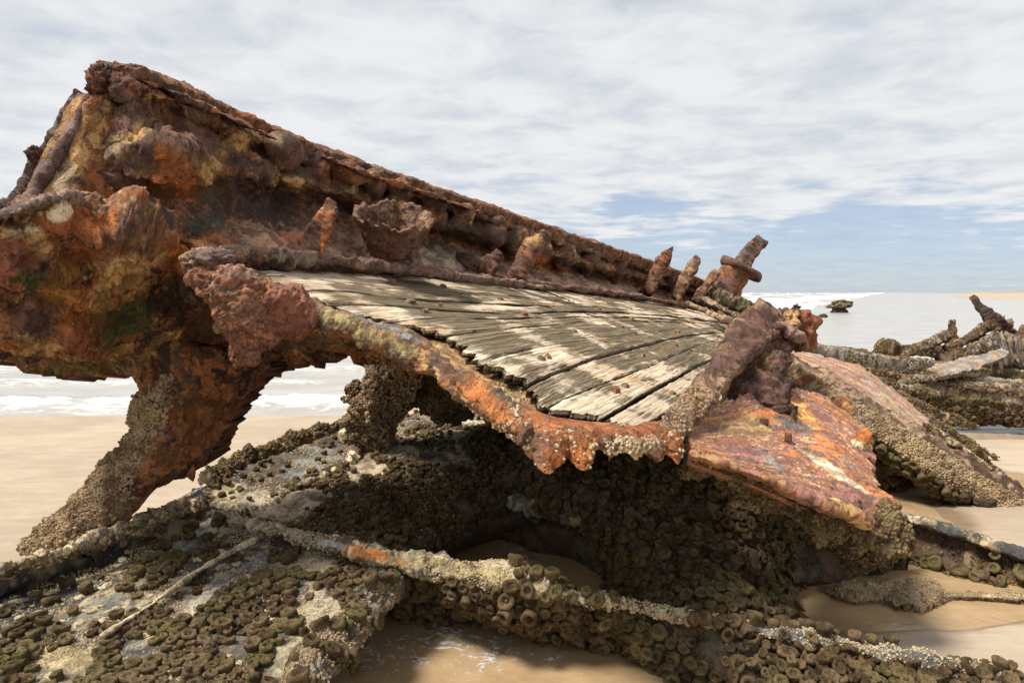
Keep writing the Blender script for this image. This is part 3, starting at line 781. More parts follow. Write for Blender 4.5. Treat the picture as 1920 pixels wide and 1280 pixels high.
bs_ = [(250, 445, 62, 38, MAUVE, 15), (330, 470, 40, 50, ORANGE, 40), (190, 415, 30, 20, ORANGE), (110, 402, 26, 14, PALE, -20), (25, 435, 26, 14, TAN), (62, 432, 18, 8, PALE), (75, 455, 26, 40, OCHRE), (35, 495, 35, 45, (.20, .075, .045)),
       (230, 520, 65, 45, OCHRE, -30), (110, 530, 40, 40, (.26, .13, .035), -50), (70, 610, 55, 45, MAUVE), (130, 600, 30, 50, (.34, .12, .035), 30), (190, 575, 26, 40, OCHRE), (240, 600, 55, 35, MOSS, -25), (150, 640, 34, 30, (.20, .07, .03)),
       (330, 640, 60, 22, OCHRE, -20), (220, 660, 40, 10, OCHRE, -30), (60, 650, 60, 16, OCHRE, 10), (18, 645, 22, 10, ORANGE), (440, 640, 90, 30, RUST), (400, 690, 120, 30, (.11, .04, .018)), (60, 520, 30, 20, MOSS),
       (330, 560, 40, 40, DARK), (150, 690, 90, 14, (.14, .10, .035)), (390, 600, 40, 50, (.07, .035, .018)), (560, 640, 80, 14, (.12, .075, .04)), (600, 600, 60, 20, OCHRE, 15), (690, 625, 60, 14, OCHRE, 25)]
s_body = sheet('hull_shell', rows, 440, 210, M_RUST, wreck, [(.05, .03, .022), RUST, MAUVE, OCHRE, (.10, .06, .035), RUST], disp=(.030, .026, .014), thick=(0, .22, -.03), bumps=bb, spots=bs_, seed=22, freq=3.2, jag=(12, .06, .020), rag=.02)

# --- leaning leg under the hull, coated with barnacles on its left side
rowsL = [
 [(270, 640, 3.38), (330, 640, 3.42), (400, 650, 3.5), (470, 650, 3.6), (525, 650, 3.7)],
 [(296, 700, 3.40), (340, 705, 3.38), (400, 710, 3.42), (450, 710, 3.5), (500, 700, 3.62)],
 [(254, 745, 3.42), (300, 755, 3.34), (350, 760, 3.36), (400, 765, 3.46), (446, 760, 3.56)],
 [(240, 800, 3.42), (280, 810, 3.32), (330, 820, 3.34), (375, 830, 3.44), (418, 822, 3.52)],
 [(205, 860, 3.42), (250, 870, 3.32), (300, 880, 3.32), (345, 880, 3.4), (385, 868, 3.5)],
 [(150, 912, 3.42), (190, 925, 3.30), (225, 935, 3.30), (255, 930, 3.38), (280, 915, 3.48)],
 [(88, 968, 3.42), (125, 980, 3.30), (165, 990, 3.30), (200, 985, 3.36), (232, 962, 3.46)],
 [(42, 1018, 3.42), (80, 1022, 3.32), (120, 1025, 3.32), (155, 1025, 3.36), (190, 1012, 3.44)],
 [(40, 1030, 3.46), (70, 1040, 3.40), (95, 1052, 3.40), (120, 1050, 3.42), (150, 1040, 3.46)],
]
s_leg = sheet('leaning_leg', rowsL, 120, 240, M_RUST, wreck, [RUST, BROWN, MAUVE, (.22, .09, .03), DARK], disp=(.03, .02, .008), thick=(.02, .16, 0), seed=33, freq=4, rag=.045,
              spots=[(380, 780, 50, 80, (.18, .07, .025), 30), (300, 870, 60, 40, (.2, .085, .03), -45), (240, 950, 40, 30, RUST)])
limb('hanging_spike', [(345, 860, 3.42, 34, .05), (357, 885, 3.42, 20, .04), (362, 903, 3.42, 5, .02)], M_RUST, wreck, [RUST, BROWN], nl=30, na=12, disp=(.008, .005, .002), seed=3, taper=(0, .1))
limb('hanging_spike', [(262, 700, 3.4, 30, .05), (270, 722, 3.4, 22, .05), (277, 738, 3.4, 8, .03)], M_RUST, wreck, [RUST, BROWN, MAUVE], nl=30, na=12, disp=(.01, .006, .002), seed=4, taper=(0, .1))
def kleg(px, py, c):
    edge = np.interp(py, [690, 760, 830, 900, 960, 1060], [318, 318, 290, 250, 235, 230])
    return np.clip((edge - px) / 40 + .25, 0.0, 1) * (py > 700) + (py > 930) * .6
barnacles(s_leg, s_leg.o, 11000, .0115, kleg, M_BARN, 5, sep=1.15)

# --- the coarse red lump hanging at the corner of the deck
lp = [(368, 498, 2.90, 46, .14), (400, 528, 2.84, 78, .18), (446, 566, 2.82, 104, .20), (470, 606, 2.84, 104, .20), (462, 645, 2.87, 66, .15), (446, 686, 2.90, 40, .10)]
limb('rust_lump', lp, M_RUST, wreck, [PINK, (.30, .115, .045), (.09, .05, .035), PINK, (.18, .08, .045), (.22, .13, .09)], nl=190, na=110, sq=2.2, disp=(.03, .022, .015), seed=41, freq=5, taper=(.08, .08), w0=.6, side=(.1, 1, .05))
limb('rust_lump', [(420, 520, 2.86, 50, .12), (480, 560, 2.86, 84, .18), (545, 590, 2.92, 84, .18), (600, 602, 2.98, 40, .12)], M_RUST, wreck, [PINK, (.28, .10, .055), MAUVE, (.20, .08, .05)], nl=150, na=90, sq=2.2, disp=(.03, .022, .014), seed=46, freq=5, taper=(.1, .15), w0=.6, side=(.1, 1, .05))
blob('rust_knob', 372, 492, 2.86, 30, 24, .07, M_RUST, wreck, [(.28, .2, .1), MAUVE, TAN], seed=42, disp=(.25, .2, .1), props={'label': 'ochre knob at the deck corner'})
blob('rust_knob', 400, 488, 2.84, 34, 22, .07, M_RUST, wreck, [MAUVE, (.14, .09, .08)], seed=43, disp=(.25, .2, .12))
blob('rust_knob', 365, 540, 2.92, 24, 28, .06, M_RUST, wreck, [MAUVE, DARK], seed=44, disp=(.25, .2, .12))
blob('iron_shackle', 410, 612, 3.0, 11, 13, .02, M_RUST, wreck, [MAUVE, (.3, .2, .1)], seed=45, disp=(.3, .2, .1), nl=18, na=18)

# ------------------------------------------------------------------ the deck
A_, B_, C_ = P(480, 505, 3.4), P(1400, 620, 8.0), P(1230, 810, 2.7)
DN = nrm(np.cross(B_ - A_, C_ - A_)); DN = DN * np.sign(DN[2])


def deck(px, py, h=0.0):
    r = ray(px, py); o = np.array([0, 0, CAMZ]); t = np.dot(A_ + DN * h - o, DN) / np.dot(r, DN)
    return o + r * t


def deckY(px, py, h=0.0):
    return deck(px, py, h)[1]


# iron underlay plate
back = [(450, 486), (560, 492), (700, 505), (860, 522), (1000, 540), (1150, 556), (1290, 578), (1390, 612)]
mid1 = [(480, 520), (580, 540), (720, 560), (860, 575), (1000, 580), (1150, 590), (1280, 600), (1400, 625)]
mid2 = [(530, 552), (640, 585), (760, 620), (880, 650), (1010, 650), (1140, 640), (1260, 635), (1385, 650)]
mid3 = [(580, 570), (700, 618), (800, 660), (910, 710), (1020, 730), (1130, 730), (1230, 720), (1350, 720)]
frnt = [(590, 586), (720, 634), (810, 680), (900, 742), (975, 795), (1070, 815), (1180, 816), (1265, 812)]
R = [[(x, y, deckY(x, y, -.045)) for x, y in row] for row in (back, mid1, mid2, mid3, frnt)]
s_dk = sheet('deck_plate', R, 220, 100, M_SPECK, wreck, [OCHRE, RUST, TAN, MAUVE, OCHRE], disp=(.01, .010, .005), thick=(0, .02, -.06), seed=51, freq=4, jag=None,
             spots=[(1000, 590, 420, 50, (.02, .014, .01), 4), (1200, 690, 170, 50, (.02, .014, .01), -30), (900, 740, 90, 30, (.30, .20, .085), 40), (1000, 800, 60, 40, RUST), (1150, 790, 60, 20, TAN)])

M_WOOD = bpy.data.materials.new('weathered_deck_wood'); M_WOOD.use_nodes = True
nt = M_WOOD.node_tree; bs = nt.nodes['Principled BSDF']
gr = N(nt, 'ShaderNodeAttribute', _attribute_name='grain').outputs['Vector']
pos = nt.nodes.new('ShaderNodeNewGeometry').outputs['Position']
g1 = noise(nt, N(nt, 'ShaderNodeMapping', Vector=gr, Scale=(2.0, 85, 1)).outputs[0], 1.0, 8, .62, .1)
g2 = noise(nt, N(nt, 'ShaderNodeMapping', Vector=gr, Scale=(5, 240, 1)).outputs[0], 1.0, 5, .6)
g3 = noise(nt, N(nt, 'ShaderNodeMapping', Vector=gr, Scale=(2.6, 15, 1)).outputs[0], 1.0, 10, .72, .1)
p4 = noise(nt, pos, 2.1, 5, .6)
bl = N(nt, 'ShaderNodeAttribute', _attribute_name='bleach').outputs['Fac']
g4 = noise(nt, pos, 4.5, 6, .62, .3)
ff = mth(nt, 'ADD', mth(nt, 'ADD', mth(nt, 'MULTIPLY', g3, .50), mth(nt, 'MULTIPLY', g1, .12)), mth(nt, 'MULTIPLY', g4, .38))
k1 = sstep(nt, mth(nt, 'ADD', ff, mth(nt, 'SUBTRACT', bl, .5)), .49, .60)
grey = mixc(nt, sstep(nt, g1, .35, .65), (.075, .056, .034), (.235, .182, .118))
grey = mixc(nt, mth(nt, 'MULTIPLY', sstep(nt, p4, .52, .68), .5), grey, (.13, .12, .075))
pale = mixc(nt, sstep(nt, g1, .3, .62), (.37, .275, .17), (.66, .545, .40))
pale = mixc(nt, mth(nt, 'MULTIPLY', sstep(nt, noise(nt, pos, 3.7, 4, .6), .54, .68), .7), pale, (.50, .30, .16))
col = mixc(nt, k1, grey, pale)
col = mixc(nt, mth(nt, 'MULTIPLY', sstep(nt, noise(nt, pos, 6, 6, .7), .61, .70), .75), col, (.17, .075, .045))
vv = mth(nt, 'MAXIMUM', mth(nt, 'SUBTRACT', mth(nt, 'MULTIPLY', g2, 2.6), .30), .2)
col = mixc(nt, 1.0, col, N(nt, 'ShaderNodeCombineXYZ', X=vv, Y=vv, Z=vv).outputs[0], 'MULTIPLY')
g5 = noise(nt, N(nt, 'ShaderNodeMapping', Vector=gr, Scale=(.9, 30, 1)).outputs[0], 1.0, 4, .55, .1)
crk = mth(nt, 'MAXIMUM', sstep(nt, g1, .36, .30), sstep(nt, mth(nt, 'ABSOLUTE', mth(nt, 'SUBTRACT', g5, .5)), .012, .003))
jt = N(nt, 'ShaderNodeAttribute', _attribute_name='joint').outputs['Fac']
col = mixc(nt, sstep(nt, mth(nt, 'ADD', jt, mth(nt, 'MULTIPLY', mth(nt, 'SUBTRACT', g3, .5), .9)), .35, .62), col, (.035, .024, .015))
rs_ = noise(nt, pos, 2.6, 5, .65)
col = mixc(nt, mth(nt, 'MULTIPLY', sstep(nt, rs_, .56, .72), .45), col, (.26, .115, .05))
col = mixc(nt, mth(nt, 'MULTIPLY', crk, .85), col, (.025, .018, .012))
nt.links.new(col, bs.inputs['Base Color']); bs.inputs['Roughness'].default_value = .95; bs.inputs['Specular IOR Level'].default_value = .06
b = N(nt, 'ShaderNodeBump', Strength=.8, Distance=.008, Height=mth(nt, 'ADD', mth(nt, 'ADD', g1, mth(nt, 'MULTIPLY', g2, .4)), mth(nt, 'MULTIPLY', k1, .25)))
nt.links.new(b.outputs[0], bs.inputs['Normal'])

SE = [
 [(470, 497), (560, 502), (640, 508), (800, 522), (1000, 542), (1150, 557), (1290, 579), (1392, 610)],
 [(486, 517), (590, 524), (690, 539), (760, 548), (985, 561), (1135, 571), (1290, 590), (1394, 612)],
 [(612, 572), (690, 572), (790, 580), (935, 588), (1135, 587), (1290, 598), (1395, 614)],
 [(842, 627), (920, 619), (1025, 610), (1135, 602), (1290, 606), (1394, 616)],
 [(905, 681), (950, 666), (1025, 652), (1135, 635), (1290, 616), (1392, 619)],
 [(992, 722), (1055, 696), (1120, 672), (1210, 649), (1300, 629), (1388, 623)],
 [(1020, 768), (1070, 745), (1140, 717), (1207, 692), (1265, 668), (1320, 645), (1385, 630)],
 [(1130, 785), (1172, 763), (1212, 740), (1250, 720), (1290, 698), (1330, 678), (1368, 658)],
 [(1195, 808), (1235, 786), (1268, 766), (1290, 752), (1310, 738), (1335, 720), (1362, 698)],
]
def midline(a, b, k):
    A = catmull(np.array(a, float), 8); B = catmull(np.array(b, float), 8)
    return [tuple(q) for q in A * (1 - k) + B * k]


SE = [SE[0], SE[1], midline(SE[1], SE[2], .5), SE[2], midline(SE[2], SE[3], .52), SE[3], SE[4], SE[5], SE[6], SE[7], SE[8]]
pl_rs = np.random.RandomState(5)
deck_dir = nrm(deck(1240, 641) - deck(1110, 672))
deck_side = nrm(np.cross(DN, deck_dir))
planks = []


def plank(top, bot, t0, t1, hb, seed, ragL, ragR, bleach):
    na = 22
    a = catmull(np.array([deck(*q) for q in top]), 401); b = catmull(np.array([deck(*q) for q in bot]), 401)
    wv = b - a; wd = np.linalg.norm(wv, axis=1, keepdims=True)
    a = a + wv / wd * np.minimum(.010, wd * .12); b = b - wv / wd * np.minimum(.010, wd * .12)
    ks = np.linspace(0, 1, na)
    sa, sb = [a[0] @ deck_dir, a[-1] @ deck_dir], [b[0] @ deck_dir, b[-1] @ deck_dir]
    lo, hi = min(sa[0], sb[0]), max(sa[1], sb[1]); c0, c1 = lo + (hi - lo) * t0, lo + (hi - lo) * t1
    nl = int(np.clip((c1 - c0) * 75, 26, 240)); G = np.zeros((nl, na, 3))
    for j, kk in enumerate(ks):
        cv = a * (1 - kk) + b * kk; sv = np.maximum.accumulate(cv @ deck_dir)
        e0_ = max(c0, sv[0]) if t0 > 0 else sv[0]; e1_ = min(c1, sv[-1]) if t1 < 1 else sv[-1]
        e1_ = max(e1_, e0_ + .002)
        ss = np.linspace(e0_, e1_, nl)
        for m in range(3): G[:, j, m] = np.interp(ss, sv, cv[:, m])
    k = np.broadcast_to(ks[None, :, None], (nl, na, 1))
    wid = np.linalg.norm(G[:, -1] - G[:, 0], axis=1)[:, None]
    lx = G @ deck_dir; lx0 = lx - lx[:1]
    ly = ks[None] * wid.mean() * .75 + .25 * ks[None] * wid
    gco = np.stack([lx, ly, 0 * ly], -1) + seed * 3.1
    lx = lx0
    q = gco * np.array([2.0, 26, 1])
    edge = np.minimum(k[..., 0], 1 - k[..., 0]) * wid
    a, b = G[:, 0], G[:, -1]
    h = hb + .006 * fbm(gco, 2.5, 3) + .0050 * ridge(q, 1, 3) - .022 * np.clip(1 - edge / .012, 0, 1) ** 2 + .003 * fbm(q, 3, 2)
    # edge nibbling + ragged ends
    G = G + deck_side * (np.sign(k - .5) * .004 * fbm(gco, 14, 3)[..., None])
    along = np.linspace(0, 1, nl)[:, None]; dirv = nrm(np.gradient((a + b) / 2, axis=0))[:, None]
    e0 = np.clip(1 - lx / .14, 0, 1); e1 = np.clip(1 - (lx[-1:] - lx) / .08, 0, 1)
    rn = pnoise(np.stack([ly * 20, 0 * ly + seed, 0 * ly], -1)) + .6 * pnoise(np.stack([ly * 75, 0 * ly + seed + 9, 0 * ly], -1))
    G = G + dirv * ((e0 * ragL * rn * .9) + (e1 * ragR * rn))[..., None]
    h = h - e0 * .014 * (ragL > .02) * (.5 + ridge(q, 1.3, 2))
    top_ = G + DN * h[..., None]; bot_ = G - DN * .026
    n = nl * na; V = np.concatenate([top_.reshape(-1, 3), bot_.reshape(-1, 3)])
    Fr = gridfaces(nl, na); Fb = gridfaces(nl, na, off=n, flip=True)
    def stt(e): return np.stack([e[:-1], e[1:], e[1:] + n, e[:-1] + n], -1)
    e_t = np.arange(na); e_b = (nl - 1) * na + np.arange(na); e_l = np.arange(nl) * na; e_r = e_l + na - 1
    me = mkmesh('plank', V, np.concatenate([Fr, Fb, stt(e_t), stt(e_b), stt(e_l), stt(e_r)]))
    setattr_v(me, 'grain', np.concatenate([gco.reshape(-1, 3)] * 2))
    px, py = proj(top_.reshape(-1, 3))
    bl_ = bleach + .16 * fbm(top_.reshape(-1, 3), 2.4, 3, .5, 3) + .06 * np.clip(1 - edge.ravel() / .02, 0, 1) + .05 * e0.ravel()
    for (sx, sy, rx, ry, v_) in ((930, 575, 45, 10, .22), (1200, 590, 200, 9, .14), (560, 560, 60, 12, .2), (700, 520, 130, 12, .12), (1190, 740, 120, 50, .10), (1300, 660, 100, 30, -.10), (1150, 650, 110, 40, -.07), (900, 600, 120, 20, -.08), (530, 515, 50, 10, .05)):
        bl_ = bl_ + v_ * np.clip(1.2 - np.hypot((px - sx) / rx, (py - sy) / ry), 0, 1)
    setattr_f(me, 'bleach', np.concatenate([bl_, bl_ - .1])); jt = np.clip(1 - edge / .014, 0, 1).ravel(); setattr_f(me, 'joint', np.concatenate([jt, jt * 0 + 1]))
    return link('plank', me, M_WOOD, wreck), G, h


cuts = [[0, .46, 1], [0, .62, 1], [0, .35, 1], [0, .42, 1], [0, .74, 1], [0, .70, 1], [0, .38, 1], [0, .64, 1], [0, .55, 1], [0, 1]]
for i in range(10):
    for j in range(len(cuts[i]) - 1):
        t0, t1 = cuts[i][j], cuts[i][j + 1]
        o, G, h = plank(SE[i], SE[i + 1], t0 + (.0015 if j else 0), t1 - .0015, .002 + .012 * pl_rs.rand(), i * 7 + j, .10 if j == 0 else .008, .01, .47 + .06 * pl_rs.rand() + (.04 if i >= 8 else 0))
        # iron bolts worn proud of the wood, two or three to a board
        for m in range(2 if t1 - t0 > .3 else 1):
            a = int(G.shape[0] * (.2 + .6 * pl_rs.rand())); c = G[a, 10] + DN * (h[a, 10] + .003)
            if c[1] > 7.2: continue
            v, f, t = BN[m % 5]
            s_ = .016 + .012 * pl_rs.rand()
            W = c + (v[:, 0:1] * deck_dir * 1.7 + v[:, 1:2] * deck_side + v[:, 2:3] * DN * .7) * s_
            me = mkmesh('bolt', W, f, False, t); paint(me, W, [RUST, MAUVE, TAN], 6, seed=i + j); link('bolt', me, M_RUST, o)

# rims around the deck
rim = [(398, 486), (430, 472), (480, 470), (560, 477), (640, 489), (760, 503), (900, 521), (1040, 537), (1160, 551), (1290, 573), (1400, 608)]
limb('deck_rim', [(x, y, deckY(x, y + 10, .0) - .02, w_, .09) for (x, y), w_ in zip(rim, (46, 34, 26, 24, 22, 20, 17, 13, 10, 8, 7))], M_SPECK, wreck,
     [MAUVE, (.13, .075, .06), RUST, DARK, (.15, .1, .08)], nl=420, na=26, sq=3, disp=(.03, .014, .006), seed=61, spots=[(430, 490, 40, 14, TAN), (520, 500, 80, 6, MOSS)], taper=(.02, .05))
lip = [(392, 500, 40), (425, 482, 36), (480, 478, 28), (560, 484, 24), (650, 494, 20), (760, 508, 17), (900, 526, 14), (1040, 543, 10)]
limb('deck_rim', [(x, y - 2, deckY(x, y + 16) - .17, w_, .07) for x, y, w_ in lip], M_RUST, wreck, [(.14, .085, .065), MAUVE, (.17, .11, .085), (.08, .05, .04), (.2, .13, .09)], nl=340, na=26, sq=3, disp=(.02, .014, .007), seed=65, spots=[(520, 488, 60, 7, (.17, .15, .09)), (440, 490, 30, 14, (.24, .17, .1))], taper=(.03, .1))
fr = [(430, 500, 34), (480, 530, 34), (560, 576, 42), (640, 605, 46), (720, 636, 44), (800, 672, 48), (870, 718, 56), (925, 760, 52), (965, 792, 46), (1000, 812, 30)]
s_fr = limb('deck_rim', [(x, y + 4, deckY(x, y, -.03) - .02, w_, .11) for x, y, w_ in fr], M_SPECK, wreck, [OCHRE, RUST, MAUVE, ORANGE, TAN, (.10, .07, .05)], nl=360, na=56, sq=2.6, disp=(.035, .016, .007), seed=62, freq=5,
     spots=[(620, 590, 70, 14, (.30, .24, .11), 20), (560, 570, 40, 12, TAN), (500, 590, 60, 14, PINK), (900, 740, 60, 24, ORANGE, 40), (840, 690, 50, 16, MAUVE, 40), (1000, 810, 40, 25, MAUVE), (720, 640, 60, 14, (.26, .2, .09), 20), (720, 610, 90, 6, GREY, 25)])
limb('deck_rim', [(475, 526, deckY(475, 526, -.03), 8, .03), (540, 556, deckY(540, 556), 9, .03), (640, 594, deckY(640, 594), 9, .03), (730, 622, deckY(730, 622), 9, .03), (820, 656, deckY(820, 656), 8, .03)], M_SPECK, wreck,
     [GREY, TAN, MOSS, MAUVE], nl=150, na=16, sq=3, disp=(.015, .01, .004), seed=63, taper=(.1, .1))
# broken fringe of the front corner
cr = [(1010, 800, 26), (1060, 812, 26), (1110, 818, 22), (1170, 816, 24), (1225, 812, 24), (1275, 806, 26)]
limb('deck_rim', [(x, y, deckY(x, y, -.02) + .02, w_, .05) for x, y, w_ in cr], M_SPECK, wreck, [RUST, MAUVE, OCHRE, ORANGE], nl=120, na=40, sq=2.5, disp=(.03, .018, .008), seed=64)
tt = [(945, 795, 0), (966, 824, 0), (990, 852, 0), (1008, 874, -.04), (1028, 890, -.07), (1046, 874, -.03), (1064, 858, .03), (1078, 872, -.01), (1094, 883, -.05), (1108, 868, -.02), (1122, 844, .03), (1132, 850, .02),
      (1147, 865, -.02), (1158, 852, .02), (1176, 849, .01), (1192, 862, -.02), (1204, 852, .01), (1218, 850, .02), (1230, 856, 0), (1240, 862, -.02), (1248, 852, .02), (1260, 858, 0), (1271, 870, -.03), (1284, 842, .02)]
tops = [(x, float(np.interp(x, [955, 1000, 1040, 1100, 1180, 1290], [772, 796, 812, 818, 820, 812]))) for x, y, d in tt]
R_ = [[(x, y - 14, deckY(x, y - 14, 0) + .03) for x, y in tops], [(x, y, deckY(x, y, -.005) - .015) for x, y in tops],
      [(x, y * .55 + q[1] * .45, deckY(x, y + 14, -.02) - .03 + q[2] * .6) for (x, y), q in zip(tops, tt)], [(q[0], q[1], deckY(x, y + 16, -.02) - .03 + q[2]) for (x, y), q in zip(tops, tt)]]
s_ft = sheet('torn_edge', R_, 380, 60, M_RUST, wreck, [RUST, ORANGE, MAUVE, (.30, .12, .05)], disp=(.012, .014, .010), thick=(0, .05, .02), seed=66, freq=6,
             spots=[(1010, 845, 34, 30, (.16, .075, .045), 50), (1045, 860, 26, 24, ORANGE), (985, 825, 24, 20, MAUVE), (1095, 850, 34, 30, ORANGE), (1150, 835, 26, 22, MAUVE), (1185, 850, 26, 20, OCHRE), (1225, 835, 22, 24, (.3, .2, .13)), (1262, 845, 20, 26, RUST)])
barnacles(s_ft, s_ft.o, 420, .008, lambda px, py, c: np.clip(1 - np.hypot((px - 1175) / 55, (py - 838) / 30), 0, 1) + .04, M_BARNP, 67, sep=1.3, name='pale_barnacles')
def kcorner(px, py, c): return np.clip(1 - np.hypot((px - 1170) / 150, (py - 815) / 60), 0, 1) + .25 * np.clip(1 - np.hypot((px - 950) / 120, (py - 760) / 70), 0, 1)
barnacles(s_dk, s_dk.o, 700, .008, kcorner, M_BARNP, 71, sep=1.3, name='pale_barnacles')
barnacles(s_fr, s_fr.o, 260, .008, lambda px, py, c: (px > 850) * (fbm(c, 5, 3) > .1), M_BARNP, 72, sep=1.5, name='pale_barnacles')

# --- things standing in the waterway
def stanchion(pts, seed, cols, **kw):
    return limb('stanchion', pts, M_RUST, wreck, cols, nl=80, na=26, sq=3.6, disp=(.03, .014, .007), seed=seed, freq=6, rag=.04, **kw)
stanchion([(578, 484, 3.70, 58, .09), (590, 448, 3.74, 46, .08), (606, 415, 3.78, 38, .08), (617, 390, 3.8, 32, .06), (621, 378, 3.8, 24, .05)], 81, [RUST, MAUVE, DARK, MAUVE], spots=[(608, 455, 8, 30, ORANGE, 15), (612, 395, 16, 12, (.34, .16, .09))])
stanchion([(966, 524, 5.45, 34, .12), (977, 500, 5.45, 36, .12), (990, 475, 5.48, 32, .10), (1003, 452, 5.5, 32, .08), (1006, 440, 5.5, 22, .05)], 82, [MAUVE, RUST, DARK, MAUVE], spots=[(1000, 452, 16, 10, OCHRE)])
stanchion([(1210, 552, 7.9, 20, .10), (1222, 530, 7.95, 23, .10), (1237, 500, 8.0, 24, .09), (1252, 476, 8.0, 20, .08), (1261, 465, 8.0, 10, .04)], 83, [MAUVE, RUST, DARK])
stanchion([(1268, 560, 8.5, 19, .10), (1280, 530, 8.5, 22, .10), (1294, 505, 8.55, 22, .09), (1304, 490, 8.6, 18, .07), (1309, 480, 8.6, 9, .04)], 84, [MAUVE, RUST, TAN])
stanchion([(1302, 566, 9.0, 14, .09), (1318, 543, 9.0, 18, .09), (1335, 520, 9.05, 16, .08), (1344, 508, 9.1, 10, .05)], 85, [MAUVE, RUST, TAN])
limb('broken_cleat', [(880, 488, 5.35, 30, .12), (905, 500, 5.3, 46, .14), (925, 488, 5.3, 34, .10), (936, 470, 5.3, 12, .05)], M_RUST, wreck, [MAUVE, DARK, RUST], nl=60, na=26, disp=(.03, .02, .008), seed=86)
limb('broken_cleat', [(858, 478, 5.4, 14, .08), (880, 490, 5.35, 28, .10), (905, 500, 5.3, 26, .1)], M_RUST, wreck, [MAUVE, DARK], nl=40, na=20, disp=(.02, .014, .006), seed=87)

# broken pipe collar: a torn wide cup
axis0 = P(722, 494, 4.68); axis1 = P(748, 405, 4.72)
ax = nrm(axis1 - axis0); Hh = np.linalg.norm(axis1 - axis0)
s1 = nrm(np.cross(ax, np.array([0, 1, 0.]))); s2 = nrm(np.cross(ax, s1))
# tip the mouth towards the viewer
def cup(name, c0, ax, s1, s2, H, r0, r1, thk, torn, seed, cols, collar=True):
    nh, na = 70, 150; th = np.linspace(0, 2 * np.pi, na, endpoint=False)
    k = np.linspace(0, 1, nh)
    rad = r0 + (r1 - r0) * k ** 1.6
    if collar: rad = rad + .035 * np.exp(-((k - .05) / .10) ** 2)
    hgt = H * (1 + torn * (pnoise(np.stack([np.cos(th) * 2.2, np.sin(th) * 2.2, 0 * th + seed], -1)) * .8 + .35 * pnoise(np.stack([np.cos(th) * 7, np.sin(th) * 7, 0 * th + seed], -1))))
    def layer(rr, low=0):
        c = c0 + ax * 0
        G = c + ax * (k[:, None] * hgt[None] + low)[..., None] + (s1 * np.cos(th)[None, :, None] + s2 * np.sin(th)[None, :, None]) * rr[:, None, None]
        nn = (s1 * np.cos(th)[None, :, None] + s2 * np.sin(th)[None, :, None]) + 0 * G
        D = .018 * fbm(G, 6, 3, .5, seed) + .010 * ridge(G, 24, 3, seed)
        return G + nn * D[..., None]
    Go = layer(rad); Gi = layer(np.maximum(rad - thk, .02))
    V = np.concatenate([Go.reshape(-1, 3), Gi.reshape(-1, 3), [c0 + ax * H * .12]]); n = nh * na
    Fo = gridfaces(nh, na, closed=True); Fi = gridfaces(nh, na, closed=True, off=n, flip=True)
    j = np.arange(na); j2 = (j + 1) % na; e = (nh - 1) * na
    Ft = np.stack([e + j, e + j2, e + j2 + n, e + j + n], -1)
    row = int(nh * .12)
    tr = np.stack([np.full(na, 2 * n), n + row * na + j, n + row * na + j2], -1)
    me = mkmesh(name, V, np.concatenate([Fo, Fi, Ft]), tris=tr)
    paint(me, V, cols, 5, seed=seed, spots=[(760, 420, 50, 30, (.17, .10, .06)), (795, 405, 10, 16, (.24, .16, .09)), (700, 480, 60, 20, MAUVE)])
    return link(name, me, M_RUST, wreck)
mouth = nrm(np.array([.20, -.44, .88]))
s1 = nrm(np.cross(mouth, np.array([0, 1, .2]))); s2 = nrm(np.cross(mouth, s1))
cup('broken_pipe', P(730, 484, 4.36), mouth, s1, s2, .29, .155, .245, .026, .34, 91, [(.15, .085, .06), (.10, .06, .045), RUST, (.08, .048, .034)])

# mooring bitt: flanged drum with a square post rising from it
bA, bB = P(1358, 548, 9.3), P(1386, 505, 9.3)
bd = nrm(bB - bA)
limb('bollard_drum', [(1352, 556, 9.3, 66, .42), (1366, 533, 9.3, 58, .40), (1378, 512, 9.3, 56, .40), (1386, 500, 9.3, 58, .40)], M_RUST, wreck, [(.12, .065, .055), MAUVE, RUST], nl=60, na=40, sq=2, disp=(.02, .008, .004), seed=95)
limb('bollard_flange', [(1387, 508, 9.3, 66, .46), (1388, 506, 9.3, 82, .56), (1391, 502, 9.3, 82, .56), (1392, 500, 9.3, 66, .46)], M_RUST, wreck, [(.14, .075, .06), MAUVE], nl=16, na=48, sq=2, disp=(.012, .006, .003), seed=96)
limb('bollard_post', [(1386, 503, 9.25, 34, .20), (1400, 482, 9.25, 30, .18), (1418, 460, 9.25, 28, .16), (1428, 448, 9.25, 26, .14)], M_RUST, wreck, [MAUVE, DARK, (.13, .10, .08)], nl=50, na=28, sq=5, disp=(.02, .012, .004), seed=97, rag=.03)
limb('bollard_post', [(1340, 545, 9.2, 10, .08), (1372, 508, 9.2, 10, .06)], M_RUST, wreck, [MAUVE, DARK], nl=30, na=14, disp=(.02, .01, .004), seed=98)
blob('bolt_head', 1411, 456, 9.2, 4, 4, .03, M_RUST, wreck, [RUST], seed=99, nl=14, na=16)
s_bs = limb('bollard_base', [(1330, 548, 9.3, 28, .3), (1348, 565, 9.2, 50, .5), (1375, 575, 9.1, 44, .5), (1410, 590, 9.0, 34, .4), (1436, 600, 9.0, 16, .2)], M_SPECK, wreck, [BROWN, TAN, MAUVE, MOSS], nl=120, na=50, disp=(.07, .04, .012), seed=100)
limb('bent_pin', [(1402, 584, 8.8, 6, .05), (1420, 575, 8.8, 8, .05), (1431, 567, 8.8, 6, .04)], M_RUST, wreck, [RUST, TAN], nl=24, na=12, disp=(.008, .005, .002), seed=101, taper=(.1, .1))
